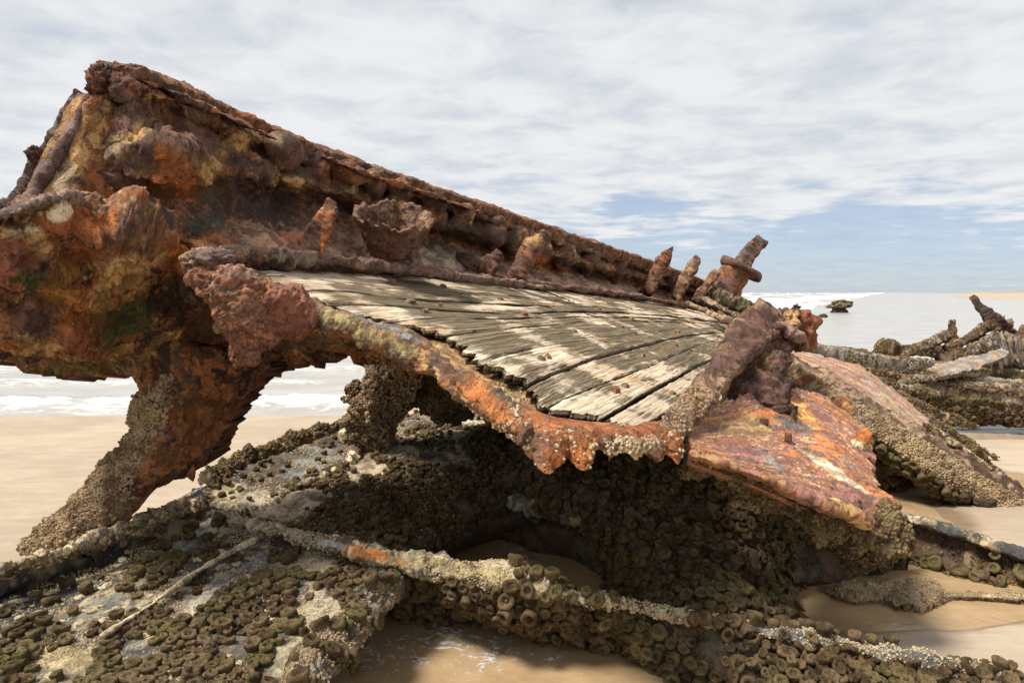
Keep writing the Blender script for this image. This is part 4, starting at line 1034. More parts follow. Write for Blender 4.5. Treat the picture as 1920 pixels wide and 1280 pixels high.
for k, (x0, y0, x1, y1, w_) in enumerate([(1290, 568, 1420, 625, 9), (1320, 560, 1400, 600, 7), (1350, 588, 1420, 640, 7)]):
    limb('edge_bar', [(x0, y0, 7.6, w_, .08), ((x0 + x1) / 2, (y0 + y1) / 2 + 1, 6.9, w_, .08), (x1, y1, 6.2, w_, .07)], M_SPECK, wreck, [MAUVE, DARK, TAN], nl=80, na=14, sq=4, disp=(.02, .01, .004), seed=102 + k)

# --- gusset bracket at the right-hand end of the deck
gs = [(1226, 852, 2.72, 36, .08), (1264, 802, 2.85, 46, .09), (1306, 754, 3.05, 48, .10), (1346, 706, 3.35, 50, .12), (1382, 658, 3.75, 62, .16), (1412, 620, 4.1, 76, .2), (1440, 596, 4.3, 64, .2)]
s_gs = limb('bracket_arm', gs, M_RUST, wreck, [(.09, .05, .045), (.15, .07, .04), MAUVE, DARK, (.2, .12, .07)], nl=260, na=60, sq=3.6, disp=(.022, .020, .009), seed=111, freq=5, taper=(0, .05),
            spots=[(1270, 800, 60, 18, TAN, -50), (1250, 830, 30, 30, (.36, .25, .12)), (1400, 640, 22, 90, MAUVE, 30), (1330, 740, 20, 60, (.24, .15, .09), 50)])
sheet('bracket_web', [[(1410, 592, 4.25), (1440, 592, 4.3), (1480, 596, 4.35), (1512, 610, 4.4)], [(1392, 640, 4.1), (1425, 640, 4.05), (1460, 640, 4.1), (1492, 645, 4.25)], [(1366, 690, 3.9), (1405, 690, 3.8), (1445, 690, 3.85), (1478, 685, 4.05)],
                        [(1350, 735, 3.7), (1395, 735, 3.62), (1440, 735, 3.62), (1466, 725, 3.8)], [(1365, 760, 3.66), (1400, 765, 3.58), (1440, 772, 3.55), (1462, 765, 3.7)], [(1385, 775, 3.6), (1410, 785, 3.5), (1440, 795, 3.45), (1466, 792, 3.6)]],
      130, 170, M_RUST, wreck, [(.10, .055, .045), (.13, .06, .035), DARK, BROWN], disp=(.10, .045, .012), thick=(.05, .10, 0), seed=112, rag=.10, freq=5, spots=[(1425, 640, 20, 60, (.2, .12, .05)), (1450, 630, 25, 30, MAUVE)])
limb('bracket_spur', [(1440, 640, 4.2, 40, .12), (1462, 618, 4.2, 46, .16), (1482, 596, 4.25, 34, .14), (1492, 578, 4.3, 14, .08), (1496, 566, 4.3, 5, .03)], M_RUST, wreck, [(.3, .18, .08), MAUVE, DARK], nl=90, na=34, sq=3, disp=(.06, .03, .01), seed=113, rag=.06)
limb('bracket_spur', [(1500, 580, 4.35, 14, .06), (1508, 600, 4.35, 44, .16), (1512, 620, 4.35, 50, .2), (1502, 645, 4.35, 38, .18), (1488, 655, 4.35, 14, .08)], M_RUST, wreck, [(.20, .06, .035), MAUVE, RUST], nl=80, na=40, sq=2.8, disp=(.05, .02, .008), seed=114, taper=(.08, .1))
limb('bracket_spur', [(1440, 612, 4.1, 10, .06), (1462, 612, 4.1, 16, .08), (1492, 632, 4.1, 26, .1), (1512, 650, 4.15, 10, .06)], M_RUST, wreck, [(.2, .13, .1), MAUVE], nl=60, na=22, sq=3.4, disp=(.03, .02, .006), seed=115)
barnacles(s_gs, s_gs.o, 420, .008, lambda px, py, c: ((py > 720) & (px < 1330)) * (fbm(c, 6, 3) > -.05) + .0, M_BARN, 116, sep=1.4, name='pale_barnacles')

# --- orange apron plate
rows = [
 [(1300, 770, 3.05), (1380, 745, 3.4), (1450, 722, 3.8), (1500, 728, 3.95), (1545, 745, 3.95), (1590, 775, 3.85), (1622, 812, 3.7)],
 [(1292, 800, 2.90), (1370, 790, 3.15), (1445, 775, 3.45), (1505, 775, 3.6), (1555, 790, 3.6), (1598, 815, 3.5), (1630, 845, 3.4)],
 [(1290, 822, 2.82), (1375, 830, 2.95), (1455, 828, 3.15), (1520, 838, 3.25), (1572, 850, 3.25), (1612, 870, 3.2), (1640, 888, 3.15)],
 [(1292, 838, 2.78), (1385, 862, 2.82), (1470, 880, 2.92), (1540, 900, 2.95), (1590, 915, 2.96), (1632, 925, 2.98), (1668, 928, 3.0)],
 [(1296, 850, 2.76), (1392, 882, 2.76), (1480, 915, 2.78), (1550, 948, 2.78), (1600, 968, 2.8), (1640, 965, 2.88), (1684, 948, 2.96)],
 [(1300, 858, 2.80), (1396, 892, 2.80), (1485, 928, 2.80), (1556, 960, 2.80), (1608, 982, 2.82), (1645, 975, 2.92), (1680, 962, 3.0)],
]
s_ap = sheet('apron_plate', rows, 260, 150, M_APRON, wreck, [(.30, .11, .04), (.33, .16, .06), (.13, .065, .05), (.12, .11, .105), (.26, .10, .045), (.16, .08, .065), (.42, .25, .11), (.20, .09, .06)], disp=(.012, .008, .004), thick=(0, .03, -.05), seed=121, freq=1.0, amp=1.6, streak=(1.5, 9), rag=.05, flakes=.003,
             spots=[(1500, 790, 40, 10, SLATE, 35), (1475, 790, 30, 8, SLATE, 35), (1440, 860, 40, 7, GREY, 30), (1490, 760, 50, 12, (.55, .26, .07), 45), (1600, 940, 40, 24, (.20, .09, .07), 30), (1400, 800, 50, 20, (.26, .16, .07)), (1560, 880, 60, 7, PALE, 33), (1380, 840, 60, 12, (.24, .11, .09), 20), (1550, 830, 40, 8, ORANGE, 35)])
limb('apron_lip', [(1292, 848, 2.78, 14, .08), (1390, 880, 2.76, 14, .10), (1480, 915, 2.76, 16, .10), (1550, 948, 2.76, 20, .11), (1600, 966, 2.78, 28, .12), (1626, 977, 2.8, 18, .08)], M_APRON, wreck, [(.2, .09, .06), MAUVE, (.30, .12, .05), OCHRE], nl=150, na=30, sq=2.6, disp=(.025, .012, .005), seed=122, taper=(.03, .05))
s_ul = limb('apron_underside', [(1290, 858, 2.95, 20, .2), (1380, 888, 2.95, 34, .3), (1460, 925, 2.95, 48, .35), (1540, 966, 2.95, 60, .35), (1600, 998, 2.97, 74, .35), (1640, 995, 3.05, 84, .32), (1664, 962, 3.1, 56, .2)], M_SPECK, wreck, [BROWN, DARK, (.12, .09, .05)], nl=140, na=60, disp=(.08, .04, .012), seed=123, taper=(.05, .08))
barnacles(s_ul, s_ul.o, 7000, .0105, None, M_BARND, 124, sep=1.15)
p, nn, r = scatter(s_ap, 420, .013, lambda px, py, c: (py > 855 + (px - 1300) * .39) * (fbm(c, 4, 3) > -.02), 1.1, 125)
joined('pale_barnacles', BN, p, nn, r, M_BARNP, s_ap.o, 3, smooth=False)
blob('rust_knob', 1615, 825, 3.4, 14, 26, .05, M_RUST, wreck, [ORANGE, OCHRE, PALE], seed=126, rot=30)
for k, (x, y) in enumerate([(1432, 792), (1418, 735), (1468, 718), (1489, 724), (1522, 735), (1478, 820)]):
    Y = {0: 3.3, 1: 3.9, 2: 4.0, 3: 4.05, 4: 4.0, 5: 3.2}[k]
    limb('bolt', [(x, y + 6, Y, 11, .035), (x + 1, y - 7, Y, 10, .035)], M_RUST, wreck, [MAUVE, DARK, RUST], nl=10, na=12, sq=4, disp=(.008, .004, .002), seed=130 + k)

# ==================================================================== barnacled props standing on the lower plates, under the deck
prop = thing('iron_post', 'stubby barnacle-covered post leaning up beneath the plank deck', 'post', PG(690, 840, .4))
s_p = limb('post_core', [(770, 655, 4.55, 66, .28), (748, 700, 4.7, 78, .30), (720, 745, 4.85, 76, .30), (698, 790, 4.95, 78, .28), (690, 830, 5.0, 70, .26)], M_SPECK, prop, [BROWN, MAUVE, DARK], nl=120, na=70, disp=(.10, .05, .02), seed=141)
limb('iron_rod', [(728, 682, 4.6, 12, .03), (712, 705, 4.6, 14, .04), (703, 728, 4.6, 8, .03)], M_RUST, prop, [(.16, .09, .09), MAUVE], nl=30, na=12, disp=(.01, .005, .002), seed=142)
s_q = limb('side_growth', [(650, 735, 4.9, 18, .08), (672, 728, 4.9, 26, .1), (700, 740, 4.9, 40, .15)], M_SPECK, prop, [BROWN, DARK], nl=30, na=24, disp=(.05, .03, .01), seed=143)
s_q2 = limb('side_growth', [(640, 752, 4.95, 10, .05), (664, 750, 4.95, 20, .08), (690, 765, 4.95, 40, .1)], M_SPECK, prop, [BROWN, DARK], nl=30, na=24, disp=(.05, .03, .01), seed=144)
barnacles(s_p, s_p.o, 9000, .0135, lambda px, py, c: 1 - .9 * np.clip(1.3 - np.hypot((px - 728) / 14, (py - 735) / 24), 0, 1), M_BARN, 145, sep=1.15)
barnacles(s_q, s_q.o, 700, .013, None, M_BARN, 146); barnacles(s_q2, s_q2.o, 500, .013, None, M_BARN, 147)
prop2 = thing('iron_block', 'dark barnacled iron mass lying under the deck, behind the front rim', 'wreckage', PG(850, 800, .45))
s_p2 = limb('block_core', [(770, 722, 5.0, 70, .4), (820, 732, 5.0, 84, .5), (880, 745, 4.9, 80, .5), (940, 770, 4.8, 50, .4)], M_SPECK, prop2, [BROWN, DARK, (.10, .08, .05)], nl=110, na=80, disp=(.12, .06, .02), seed=151)
barnacles(s_p2, s_p2.o, 7000, .0125, None, M_BARND, 152, sep=1.2)

# ==================================================================== lower plates
low = thing('hull_plate', 'flat encrusted hull plate dotted with sea squirts, in the near left corner', 'hull plate', PG(350, 1150, .2))
z0 = .36
rows = [
 [(-260, 1150, .40), (-60, 1088, .40), (180, 1010, .40), (385, 935, .40), (440, 965, .37), (520, 992, .36), (640, 1020, .36), (735, 1052, .35)],
 [(-300, 1200, .27), (-60, 1130, .27), (150, 1070, .27), (340, 1010, .29), (430, 1010, .31), (520, 1022, .32), (640, 1045, .33), (740, 1078, .33)],
 [(-340, 1290, .28), (-60, 1215, .28), (120, 1150, .28), (290, 1095, .30), (410, 1075, .31), (520, 1075, .32), (630, 1090, .32), (722, 1108, .32)],
 [(-400, 1400, .28), (-80, 1310, .28), (100, 1240, .29), (260, 1180, .30), (390, 1145, .31), (500, 1135, .31), (600, 1140, .31), (690, 1145, .31)],
 [(-450, 1550, .28), (-100, 1450, .28), (90, 1350, .29), (250, 1280, .30), (380, 1230, .30), (480, 1205, .30), (570, 1195, .30), (650, 1188, .30)],
 [(-500, 1800, .28), (-100, 1650, .28), (90, 1520, .29), (250, 1420, .29), (360, 1350, .29), (450, 1310, .29), (530, 1275, .29), (600, 1240, .29)],
 [(-500, 2200, .28), (-100, 2000, .28), (90, 1800, .29), (250, 1640, .29), (350, 1540, .28), (430, 1450, .28), (500, 1390, .28), (560, 1310, .28)],
]
s_low = sheet('plate', rows, 240, 180, M_PLATE, low, [(.065, .060, .054), (.11, .095, .072), (.21, .16, .10), (.15, .13, .10), (.075, .070, .064), (.32, .26, .17)], disp=(.022, .010, .004), thick=(0, .02, -.09), zrows=True, seed=161, freq=2.2, rag=.06,
              spots=[(430, 1085, 110, 14, (.17, .175, .18), -35), (370, 1130, 40, 22, (.36, .32, .24), -30), (560, 1000, 30, 12, ORANGE, -20), (660, 1040, 80, 9, (.42, .18, .07), 12), (120, 1235, 45, 28, (.42, .32, .17)), (600, 1060, 110, 25, (.36, .31, .24), 15), (620, 1150, 60, 40, (.32, .27, .18)),
                     (540, 1230, 60, 40, (.30, .25, .16)), (120, 1100, 230, 36, (.035, .033, .032), -22), (330, 1020, 80, 22, (.22, .21, .19), -30), (200, 1130, 110, 16, (.17, .16, .14), -25), (420, 1010, 60, 12, MOSS), (300, 1180, 60, 10, (.40, .36, .30), -30)])
s_es = limb('edge_stiffener', [(-120, 1112, .42, 26, .07), (20, 1068, .42, 24, .07), (160, 1022, .42, 26, .07), (290, 970, .42, 34, .08), (385, 928, .42, 40, .09)], M_PLATE, low, [PALE, TAN, GREY, (.40, .34, .22)], zpts=True, nl=260, na=36, sq=6, disp=(.03, .022, .012), seed=162, w0=.6, spots=[(370, 925, 40, 14, (.2, .22, .23)), (170, 1018, 22, 10, (.2, .22, .23))])
barnacles(s_es, s_es.o, 3500, .007, lambda px, py, c: np.clip(fbm(c, 6, 4, .6, 5) * 4 + .4, 0.03, 1), M_BARN, 158, sep=1.25, name='tiny_barnacles')
barnacles(s_es, s_es.o, 900, .013, lambda px, py, c: 1.0 * (s_es.N[:-1, :, 2] < .3), M_BARND, 159, sep=1.3, name='mussel_growth')
limb('thin_stiffener', [(195, 1190, .335, 9, .035), (290, 1128, .34, 9, .035), (390, 1058, .355, 9, .035), (500, 1000, .375, 10, .035)], M_PLATE, low, [PALE, TAN, (.3, .26, .2)], zpts=True, nl=200, na=14, sq=3.5, disp=(.010, .007, .003), seed=163, w0=.65)
s_ec = limb('edge_crust', [(738, 1050, .335, 40, .07), (726, 1095, .31, 50, .08), (694, 1140, .29, 56, .08), (655, 1185, .28, 60, .08), (600, 1240, .27, 64, .08), (560, 1330, .26, 70, .08)], M_PLATE, low, [TAN, BROWN, (.34, .28, .19), SLATE], zpts=True, nl=160, na=44, sq=2.4, disp=(.05, .03, .012), seed=157)
barnacles(s_ec, s_ec.o, 2600, .007, None, M_BARN, 156, sep=1.25, name='tiny_barnacles')
p, nn, r = scatter(s_ec, 70, .033, None, 1.8, 155, .8, 1.15)
squirts(low, p, nn, r, 154, 40, .3)
sq_keep = [
 [(0, 1190), (60, 1160), (180, 1165), (260, 1150), (330, 1170), (200, 1290), (-60, 1290), (-40, 1200)],
 [(225, 1105), (260, 1060), (265, 1020), (300, 1015), (350, 1045), (330, 1080), (280, 1110)],
 [(350, 1160), (420, 1110), (480, 1080), (600, 1075), (680, 1070), (700, 1100), (650, 1150), (560, 1180), (520, 1210), (480, 1290), (200, 1290), (260, 1230), (300, 1190)],
 [(200, 1180), (300, 1130), (350, 1085), (385, 1075), (380, 1100), (320, 1150), (230, 1215)],
 [(370, 1040), (430, 1000), (460, 1000), (440, 1030), (390, 1060)], [(600, 1020), (720, 1050), (700, 1080), (600, 1050)], [(500, 1025), (560, 1030), (545, 1060), (500, 1050)], [(630, 1150), (700, 1150), (650, 1225), (600, 1225)],
]
bare = [(75, 1215), (175, 1225), (160, 1275), (70, 1275)]
def kl(px, py, c):
    r = np.zeros(px.shape)
    for i_, q in enumerate(sq_keep): r = np.maximum(r, inpoly(px, py, q) * ((fbm(c, 5, 2, .5, 3) > (-.02 if i_ in (0, 3, 4) else -.12)) if i_ in (0, 1, 3, 4, 5, 6) else 1.0))
    r = r * (fbm(c, 4, 3, .5, 7) > -.38) * ~inpoly(px, py, bare)
    return r + .006 * (px > -50) * (py < 1300) + ((px < -20) | (py > 1288)) * .25
p, nn, r = scatter(s_low, 6500, .028, kl, 1.55, 164, .55, 1.2)
squirts(low, p, nn, r, 165, 290)
barnacles(s_low, s_low.o, 6500, .0045, lambda px, py, c: ((px > -30) & (py < 1300)) * np.clip(fbm(c, 3, 4, .6, 5) * 4 - .1, 0.03, 1), M_BARNP, 166, sep=1.3, name='tiny_barnacles')

OYS = [lathe([(1, -.2), (1.05, .12), (.8, .3), (.5, .26)], 9, i + 80, .35) for i in range(5)]
p, nn, r = scatter(s_low, 260, .017, lambda px, py, c: 1.0 * ((px > -20) & (py < 1290)) * (fbm(c, 4, 3, .5, 12) > 0), 1.6, 153, .5, 1.5)
joined('oyster_shells', OYS, p, nn, r, M_BARNP, s_low.o, 152, smooth=False)
p, nn, r = scatter(s_es, 160, .018, None, 1.5, 151, .5, 1.4)
joined('oyster_shells', OYS, p, nn, r, M_BARNP, s_es.o, 150, smooth=False)

# middle plate
midp = thing('hull_plate', 'encrusted hull plate thick with small green-tinged sea squirts, below the deck rim', 'hull plate', PG(700, 920, .3))
rows = [
 [(385, 905, .46), (520, 846, .47), (640, 800, .50), (760, 778, .50), (880, 762, .52), (980, 775, .52), (1080, 800, .5)],
 [(385, 925, .42), (520, 885, .43), (640, 846, .45), (760, 826, .47), (880, 812, .48), (1000, 826, .48), (1100, 850, .46)],
 [(410, 952, .39), (540, 925, .40), (660, 895, .42), (780, 876, .43), (900, 872, .43), (1010, 880, .42), (1110, 895, .40)],
 [(460, 978, .37), (575, 965, .38), (680, 945, .38), (790, 932, .37), (900, 925, .36), (1000, 925, .33), (1100, 925, .3)],
 [(520, 998, .36), (620, 1000, .36), (710, 990, .34), (800, 985, .30), (880, 975, .24), (960, 965, .2), (1050, 955, .18)],
 [(560, 1010, .34), (650, 1022, .34), (740, 1034, .30), (810, 1026, .20), (870, 1010, .08), (930, 1000, .02), (1020, 990, .0)],
 [(600, 1030, .25), (680, 1050, .2), (760, 1060, .1), (820, 1050, .0), (880, 1035, -.08), (950, 1030, -.1), (1030, 1020, -.1)],
]
s_mid = sheet('plate', rows, 190, 160, M_PLATE, midp, [BROWN, (.11, .09, .06), SLATE, (.2, .17, .12), BROWN], disp=(.03, .014, .004), thick=(0, .02, -.10), zrows=True, seed=171, freq=2.4, rag=.05,
              spots=[(535, 945, 60, 26, (.40, .31, .20), -10), (490, 935, 50, 16, (.34, .28, .2)), (585, 868, 60, 20, (.17, .175, .17), -28), (690, 880, 38, 16, (.42, .33, .22)), (640, 905, 45, 18, (.30, .25, .17), -20), (430, 925, 35, 18, (.30, .25, .15), -20), (710, 842, 25, 18, (.36, .27, .2)),
                     (760, 840, 50, 14, (.33, .3, .25)), (860, 850, 60, 10, (.36, .32, .24), 10), (880, 790, 40, 14, (.42, .37, .26)), (820, 805, 40, 10, GREY)])
s_e2 = limb('edge_growth', [(385, 905, .46, 34, .08), (450, 872, .46, 36, .09), (530, 842, .47, 38, .09), (600, 815, .49, 34, .09), (650, 800, .5, 26, .08)], M_PLATE, midp, [BROWN, DARK, MOSS, TAN], zpts=True, nl=160, na=36, sq=2.2, disp=(.05, .03, .012), seed=172)
barnacles(s_e2, s_e2.o, 2400, .011, None, M_BARND, 173, sep=1.2, name='mussel_growth')
limb('joint_ridge', [(640, 812, .49, 26, .06), (665, 850, .46, 26, .06), (640, 885, .42, 24, .05), (560, 920, .4, 20, .05), (500, 950, .385, 18, .04), (430, 975, .38, 22, .05)], M_PLATE, midp, [SLATE, TAN, BROWN, PALE], zpts=True, nl=200, na=20, disp=(.03, .02, .01), seed=174)
midbare = [[(470, 945), (520, 920), (590, 915), (620, 930), (560, 985), (500, 985), (440, 965)], [(530, 880), (600, 840), (650, 850), (600, 890), (560, 900)], [(655, 880), (700, 862), (730, 880), (690, 900)], [(690, 820), (740, 830), (900, 862), (880, 880), (720, 860)]]
mpoly = [(480, 1000), (560, 960), (600, 915), (680, 900), (700, 850), (780, 800), (900, 800), (1120, 800), (1120, 960), (1000, 1030), (760, 1060)]
mp2 = [(540, 915), (640, 870), (670, 880), (600, 930)]
def km(px, py, c):
    r = (inpoly(px, py, mpoly) | inpoly(px, py, mp2)) * 1.0
    for q in midbare: r = r * ~inpoly(px, py, q)
    thin = (py < 855) & (px < 900)
    return r * np.where(thin, (fbm(c, 4, 3, .5, 2) > 0.05) * .7, 1.0) + .015
p, nn, r = scatter(s_mid, 9000, .0235, km, 1.66, 175, .6, 1.15)
squirts(midp, p, nn, r, 176, 290)
barnacles(s_mid, s_mid.o, 5000, .007, lambda px, py, c: (px < 960) * np.clip(fbm(c, 3, 4, .6, 8) * 3 + .4, 0.03, 1), M_BARNP, 177, sep=1.3, name='tiny_barnacles')

# mound in the deck's shade
mound = thing('encrusted_mound', 'dark mound of sea squirts in the shade beneath the deck corner and orange plate', 'wreckage', PG(1250, 1080, 0))
rows = [
 [(860, 820, .46), (1000, 800, .58), (1150, 800, .64), (1300, 830, .64), (1460, 880, .58), (1620, 950, .42), (1700, 1010, .2)],
 [(890, 880, .38), (1010, 880, .50), (1150, 880, .56), (1290, 905, .56), (1440, 950, .48), (1580, 1005, .28), (1650, 1050, .05)],
 [(900, 930, .28), (1020, 930, .38), (1150, 935, .46), (1290, 960, .46), (1420, 1000, .36), (1530, 1040, .15), (1590, 1080, -.02)],
 [(920, 975, .12), (1040, 975, .20), (1160, 990, .34), (1290, 1015, .38), (1410, 1045, .28), (1480, 1068, .1), (1520, 1100, -.05)],
 [(940, 1005, .0), (1060, 1015, .04), (1165, 1040, .22), (1290, 1065, .32), (1400, 1090, .24), (1460, 1105, .1), (1500, 1135, -.04)],
 [(950, 1030, -.1), (1080, 1045, -.08), (1165, 1090, .12), (1290, 1115, .25), (1400, 1135, .2), (1470, 1145, .1), (1530, 1170, -.02)],
 [(960, 1060, -.15), (1090, 1080, -.12), (1165, 1130, .06), (1290, 1155, .18), (1410, 1170, .16), (1500, 1180, .09), (1600, 1200, .0)],
 [(970, 1090, -.2), (1100, 1120, -.2), (1190, 1160, .02), (1300, 1180, .12), (1430, 1196, .12), (1560, 1205, .07), (1680, 1225, -.01)],
]
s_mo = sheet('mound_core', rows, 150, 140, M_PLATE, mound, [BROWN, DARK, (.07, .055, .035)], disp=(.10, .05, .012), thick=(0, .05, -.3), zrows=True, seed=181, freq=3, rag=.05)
def kmo(px, py, c): return (c[..., 2] > -.05) * (px < 1720) * np.where((px > 900) & (px < 1150) & (py < 950) & (py > 890), .3, 1.0)
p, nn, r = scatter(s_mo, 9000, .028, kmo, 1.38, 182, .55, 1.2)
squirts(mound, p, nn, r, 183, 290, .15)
limb('crusted_ridge', [(930, 935, .3, 20, .05), (1000, 950, .3, 26, .06), (1060, 965, .3, 26, .06), (1120, 985, .3, 18, .05)], M_PLATE, mound, [(.25, .23, .17), SLATE, TAN], zpts=True, nl=100, na=20, disp=(.03, .02, .01), seed=184)

# long low girder with its bank of hanging squirts
gird = thing('iron_girder', 'long low girder crusted pale on top, crossing the near water with sea squirts hanging below', 'girder', PG(1100, 1130, 0))
cl = [(395, 958, .42, 16, .06), (490, 986, .41, 18, .07), (600, 1012, .41, 24, .08), (700, 1040, .40, 34, .09), (790, 1056, .39, 44, .10), (880, 1074, .38, 46, .10), (980, 1094, .36, 44, .10), (1060, 1112, .33, 34, .09), (1150, 1130, .30, 26, .08), (1300, 1158, .24, 24, .08), (1450, 1180, .19, 26, .09), (1600, 1212, .14, 34, .10), (1760, 1244, .10, 40, .10), (1960, 1282, .06, 44, .10)]
s_cl = limb('girder_web', cl, M_PLATE, gird, [(.36, .30, .19), (.24, .2, .13), SLATE, (.42, .35, .22), BROWN], zpts=True, nl=520, na=30, sq=2.6, disp=(.03, .018, .007), seed=191, w0=.6, freq=3.5,
            spots=[(690, 1038, 70, 12, (.45, .17, .05), 12), (920, 1080, 150, 14, (.32, .255, .13), 12), (620, 1020, 40, 8, (.22, .23, .24), 10), (1740, 1235, 80, 14, SLATE, 12), (1500, 1190, 150, 12, (.10, .10, .10), 10)])
rows = [
 [(700, 1052, .36), (820, 1072, .36), (950, 1096, .34), (1080, 1122, .30), (1200, 1142, .26), (1320, 1165, .22), (1480, 1192, .16), (1640, 1224, .11), (1980, 1292, .04)],
 [(706, 1085, .28), (820, 1102, .28), (950, 1126, .27), (1080, 1150, .24), (1200, 1172, .20), (1320, 1198, .17), (1480, 1232, .13), (1640, 1262, .08), (1980, 1340, .03)],
 [(712, 1110, .16), (825, 1126, .16), (955, 1150, .17), (1080, 1174, .16), (1190, 1200, .14), (1310, 1230, .12), (1470, 1270, .09), (1640, 1310, .05), (1980, 1400, .01)],
 [(720, 1128, .06), (835, 1145, .06), (960, 1170, .07), (1080, 1196, .06), (1190, 1226, .06), (1300, 1258, .05), (1460, 1310, .04), (1640, 1370, .01), (1980, 1480, -.03)],
 [(730, 1148, -.06), (845, 1165, -.06), (965, 1190, -.06), (1085, 1216, -.06), (1190, 1250, -.06), (1300, 1285, -.05), (1460, 1345, -.05), (1640, 1420, -.05), (1980, 1550, -.08)],
]
s_bk = sheet('bank', rows, 220, 50, M_PLATE, gird, [BROWN, DARK, (.06, .05, .03)], disp=(.07, .03, .01), thick=(0, .12, -.05), seed=195, zrows=True, freq=3)
def kbk(px, py, c): return (c[..., 2] > -.03) * np.where(px < 850, .5, 1.0) * (fbm(c, 3, 2, .5, 4) > -.42)
p, nn, r = scatter(s_bk, 5000, .032, kbk, 1.4, 196, .6, 1.15)
squirts(gird, p, nn, r, 197, 290, .1)
p, nn, r = scatter(s_cl, 700, .032, lambda px, py, c: ((px > 820) & (fbm(c, 2.2, 2, .5, 9) > .10)) * 1.0, 1.8, 198, .7, 1.15)
squirts(gird, p, nn, r, 199, 40, .5)
barnacles(s_cl, s_cl.o, 5000, .0055, lambda px, py, c: np.clip(fbm(c, 3, 4, .6, 9) * 3 + .6, 0.05, 1), M_BARNP, 200, sep=1.25, name='tiny_barnacles')

# loose heap near the right end of the girder
for k, (x, y, rp) in enumerate([(1505, 1165, 30), (1555, 1185, 30), (1600, 1172, 34), (1640, 1200, 26), (1730, 1205, 22)]):
    pass

# ==================================================================== right-hand wreckage
rg = thing('iron_girder', 'dark brown girder half sunk in the sand, right of the orange plate tip', 'girder', PG(1800, 1100, 0))
rows = [
 [(1640, 958, 4.2), (1700, 968, 4.05), (1770, 990, 3.92), (1850, 1014, 3.8), (1990, 1058, 3.6)],
 [(1642, 990, 4.16), (1702, 1002, 4.02), (1772, 1026, 3.88), (1850, 1050, 3.76), (1990, 1092, 3.56)],
 [(1645, 1025, 4.12), (1705, 1038, 3.98), (1774, 1062, 3.84), (1850, 1085, 3.72), (1990, 1125, 3.5)],
 [(1650, 1055, 4.1), (1705, 1075, 3.95), (1774, 1098, 3.8), (1850, 1115, 3.68), (1990, 1150, 3.46)],
]
s_rg = sheet('girder_web', rows, 160, 70, M_PLATE, rg, [MAUVE, DARK, (.09, .06, .045), BROWN], disp=(.02, .014, .005), thick=(0, .06, 0), seed=201, spots=[(1820, 1050, 14, 18, TAN), (1880, 1070, 50, 24, BROWN)])
s_rt = limb('girder_flange', [(1650, 962, 4.15, 10, .10), (1710, 972, 4.0, 16, .12), (1780, 994, 3.86, 20, .12), (1860, 1020, 3.74, 22, .12), (1990, 1062, 3.55, 22, .12)], M_PLATE, rg, [SLATE, PALE, TAN, SLATE], nl=160, na=22, sq=4, disp=(.018, .012, .005), seed=202)
barnacles(s_rg, s_rg.o, 700, .010, lambda px, py, c: ((py > 1040) & (px > 1820)) + .1, M_BARND, 203)
def keepR(px, py, c): return np.clip(1.3 - np.abs(py - (1050 + (px - 1650) * .30)) / 34, 0, 1) * (px < 1835) + (px > 1835) * .05
p, nn, r = scatter(s_rg, 260, .038, keepR, 1.35, 204, .7, 1.2)
squirts(rg, p - np.array([0, .05, 0]), nn, r, 205, 60, .3)

slab = thing('rock_slab', 'flat tan crusted slab lying in the shallow pool, tapering to a bar at right', 'rock slab', PG(1660, 1120, 0))
rows = [
 [(1535, 1100, .00), (1580, 1092, .05), (1640, 1086, .06), (1700, 1080, .07), (1752, 1088, .07), (1790, 1108, .03), (1960, 1112, .04)],
 [(1540, 1110, .00), (1590, 1112, .05), (1645, 1108, .06), (1700, 1105, .07), (1750, 1108, .07), (1795, 1116, .03), (1960, 1122, .04)],
 [(1550, 1114, -.02), (1598, 1132, .01), (1650, 1126, .02), (1700, 1138, .03), (1742, 1136, .03), (1800, 1124, .0), (1960, 1134, .0)],
]
s_sl = sheet('slab', rows, 200, 50, M_PLATE, slab, [TAN, (.2, .16, .10), BROWN, (.33, .26, .16)], disp=(.015, .012, .006), thick=(0, .01, -.06), zrows=True, seed=211, rag=.05, spots=[(1850, 1115, 120, 8, (.36, .29, .17))])
barnacles(s_sl, s_sl.o, 1600, .006, None, M_BARN, 212, name='tiny_barnacles')
stump = thing('iron_stump', 'small dark brown iron stump poking out of the pool beside the tan slab', 'wreckage', PG(1570, 1100, 0))
blob('stump_body', 1573, 1092, 3.75, 26, 18, .07, M_PLATE, stump, [BROWN, DARK, MAUVE], seed=213, disp=(.3, .3, .15))
for k, (x, y) in enumerate([(1716, 1062), (1696, 1075)]): pass

# long barnacled beam from bracket to the sand at right
bm = thing('barnacled_beam', 'thick barnacle-coated beam slanting down to the sand at the right edge', 'beam', PG(1900, 950, 0))
rows = [
 [(1470, 655, 6.0), (1560, 702, 5.6), (1660, 758, 5.35), (1760, 822, 5.2), (1860, 882, 5.1), (1990, 950, 5.0)],
 [(1464, 668, 5.9), (1548, 722, 5.5), (1642, 782, 5.2), (1740, 850, 5.05), (1850, 912, 4.98), (1990, 975, 4.9)],
 [(1460, 682, 5.86), (1538, 745, 5.45), (1625, 808, 5.15), (1722, 872, 5.0), (1840, 936, 4.95), (1990, 995, 4.85)],
 [(1464, 694, 6.0), (1545, 762, 5.6), (1625, 828, 5.3), (1715, 888, 5.15), (1835, 950, 5.05), (1990, 1005, 4.95)],
]
s_bm = sheet('beam_body', rows, 300, 70, M_SPECK, bm, [(.2, .12, .08), TAN, MAUVE, BROWN], disp=(.03, .02, .01), thick=(.05, .20, -.05), seed=221, rag=.03)
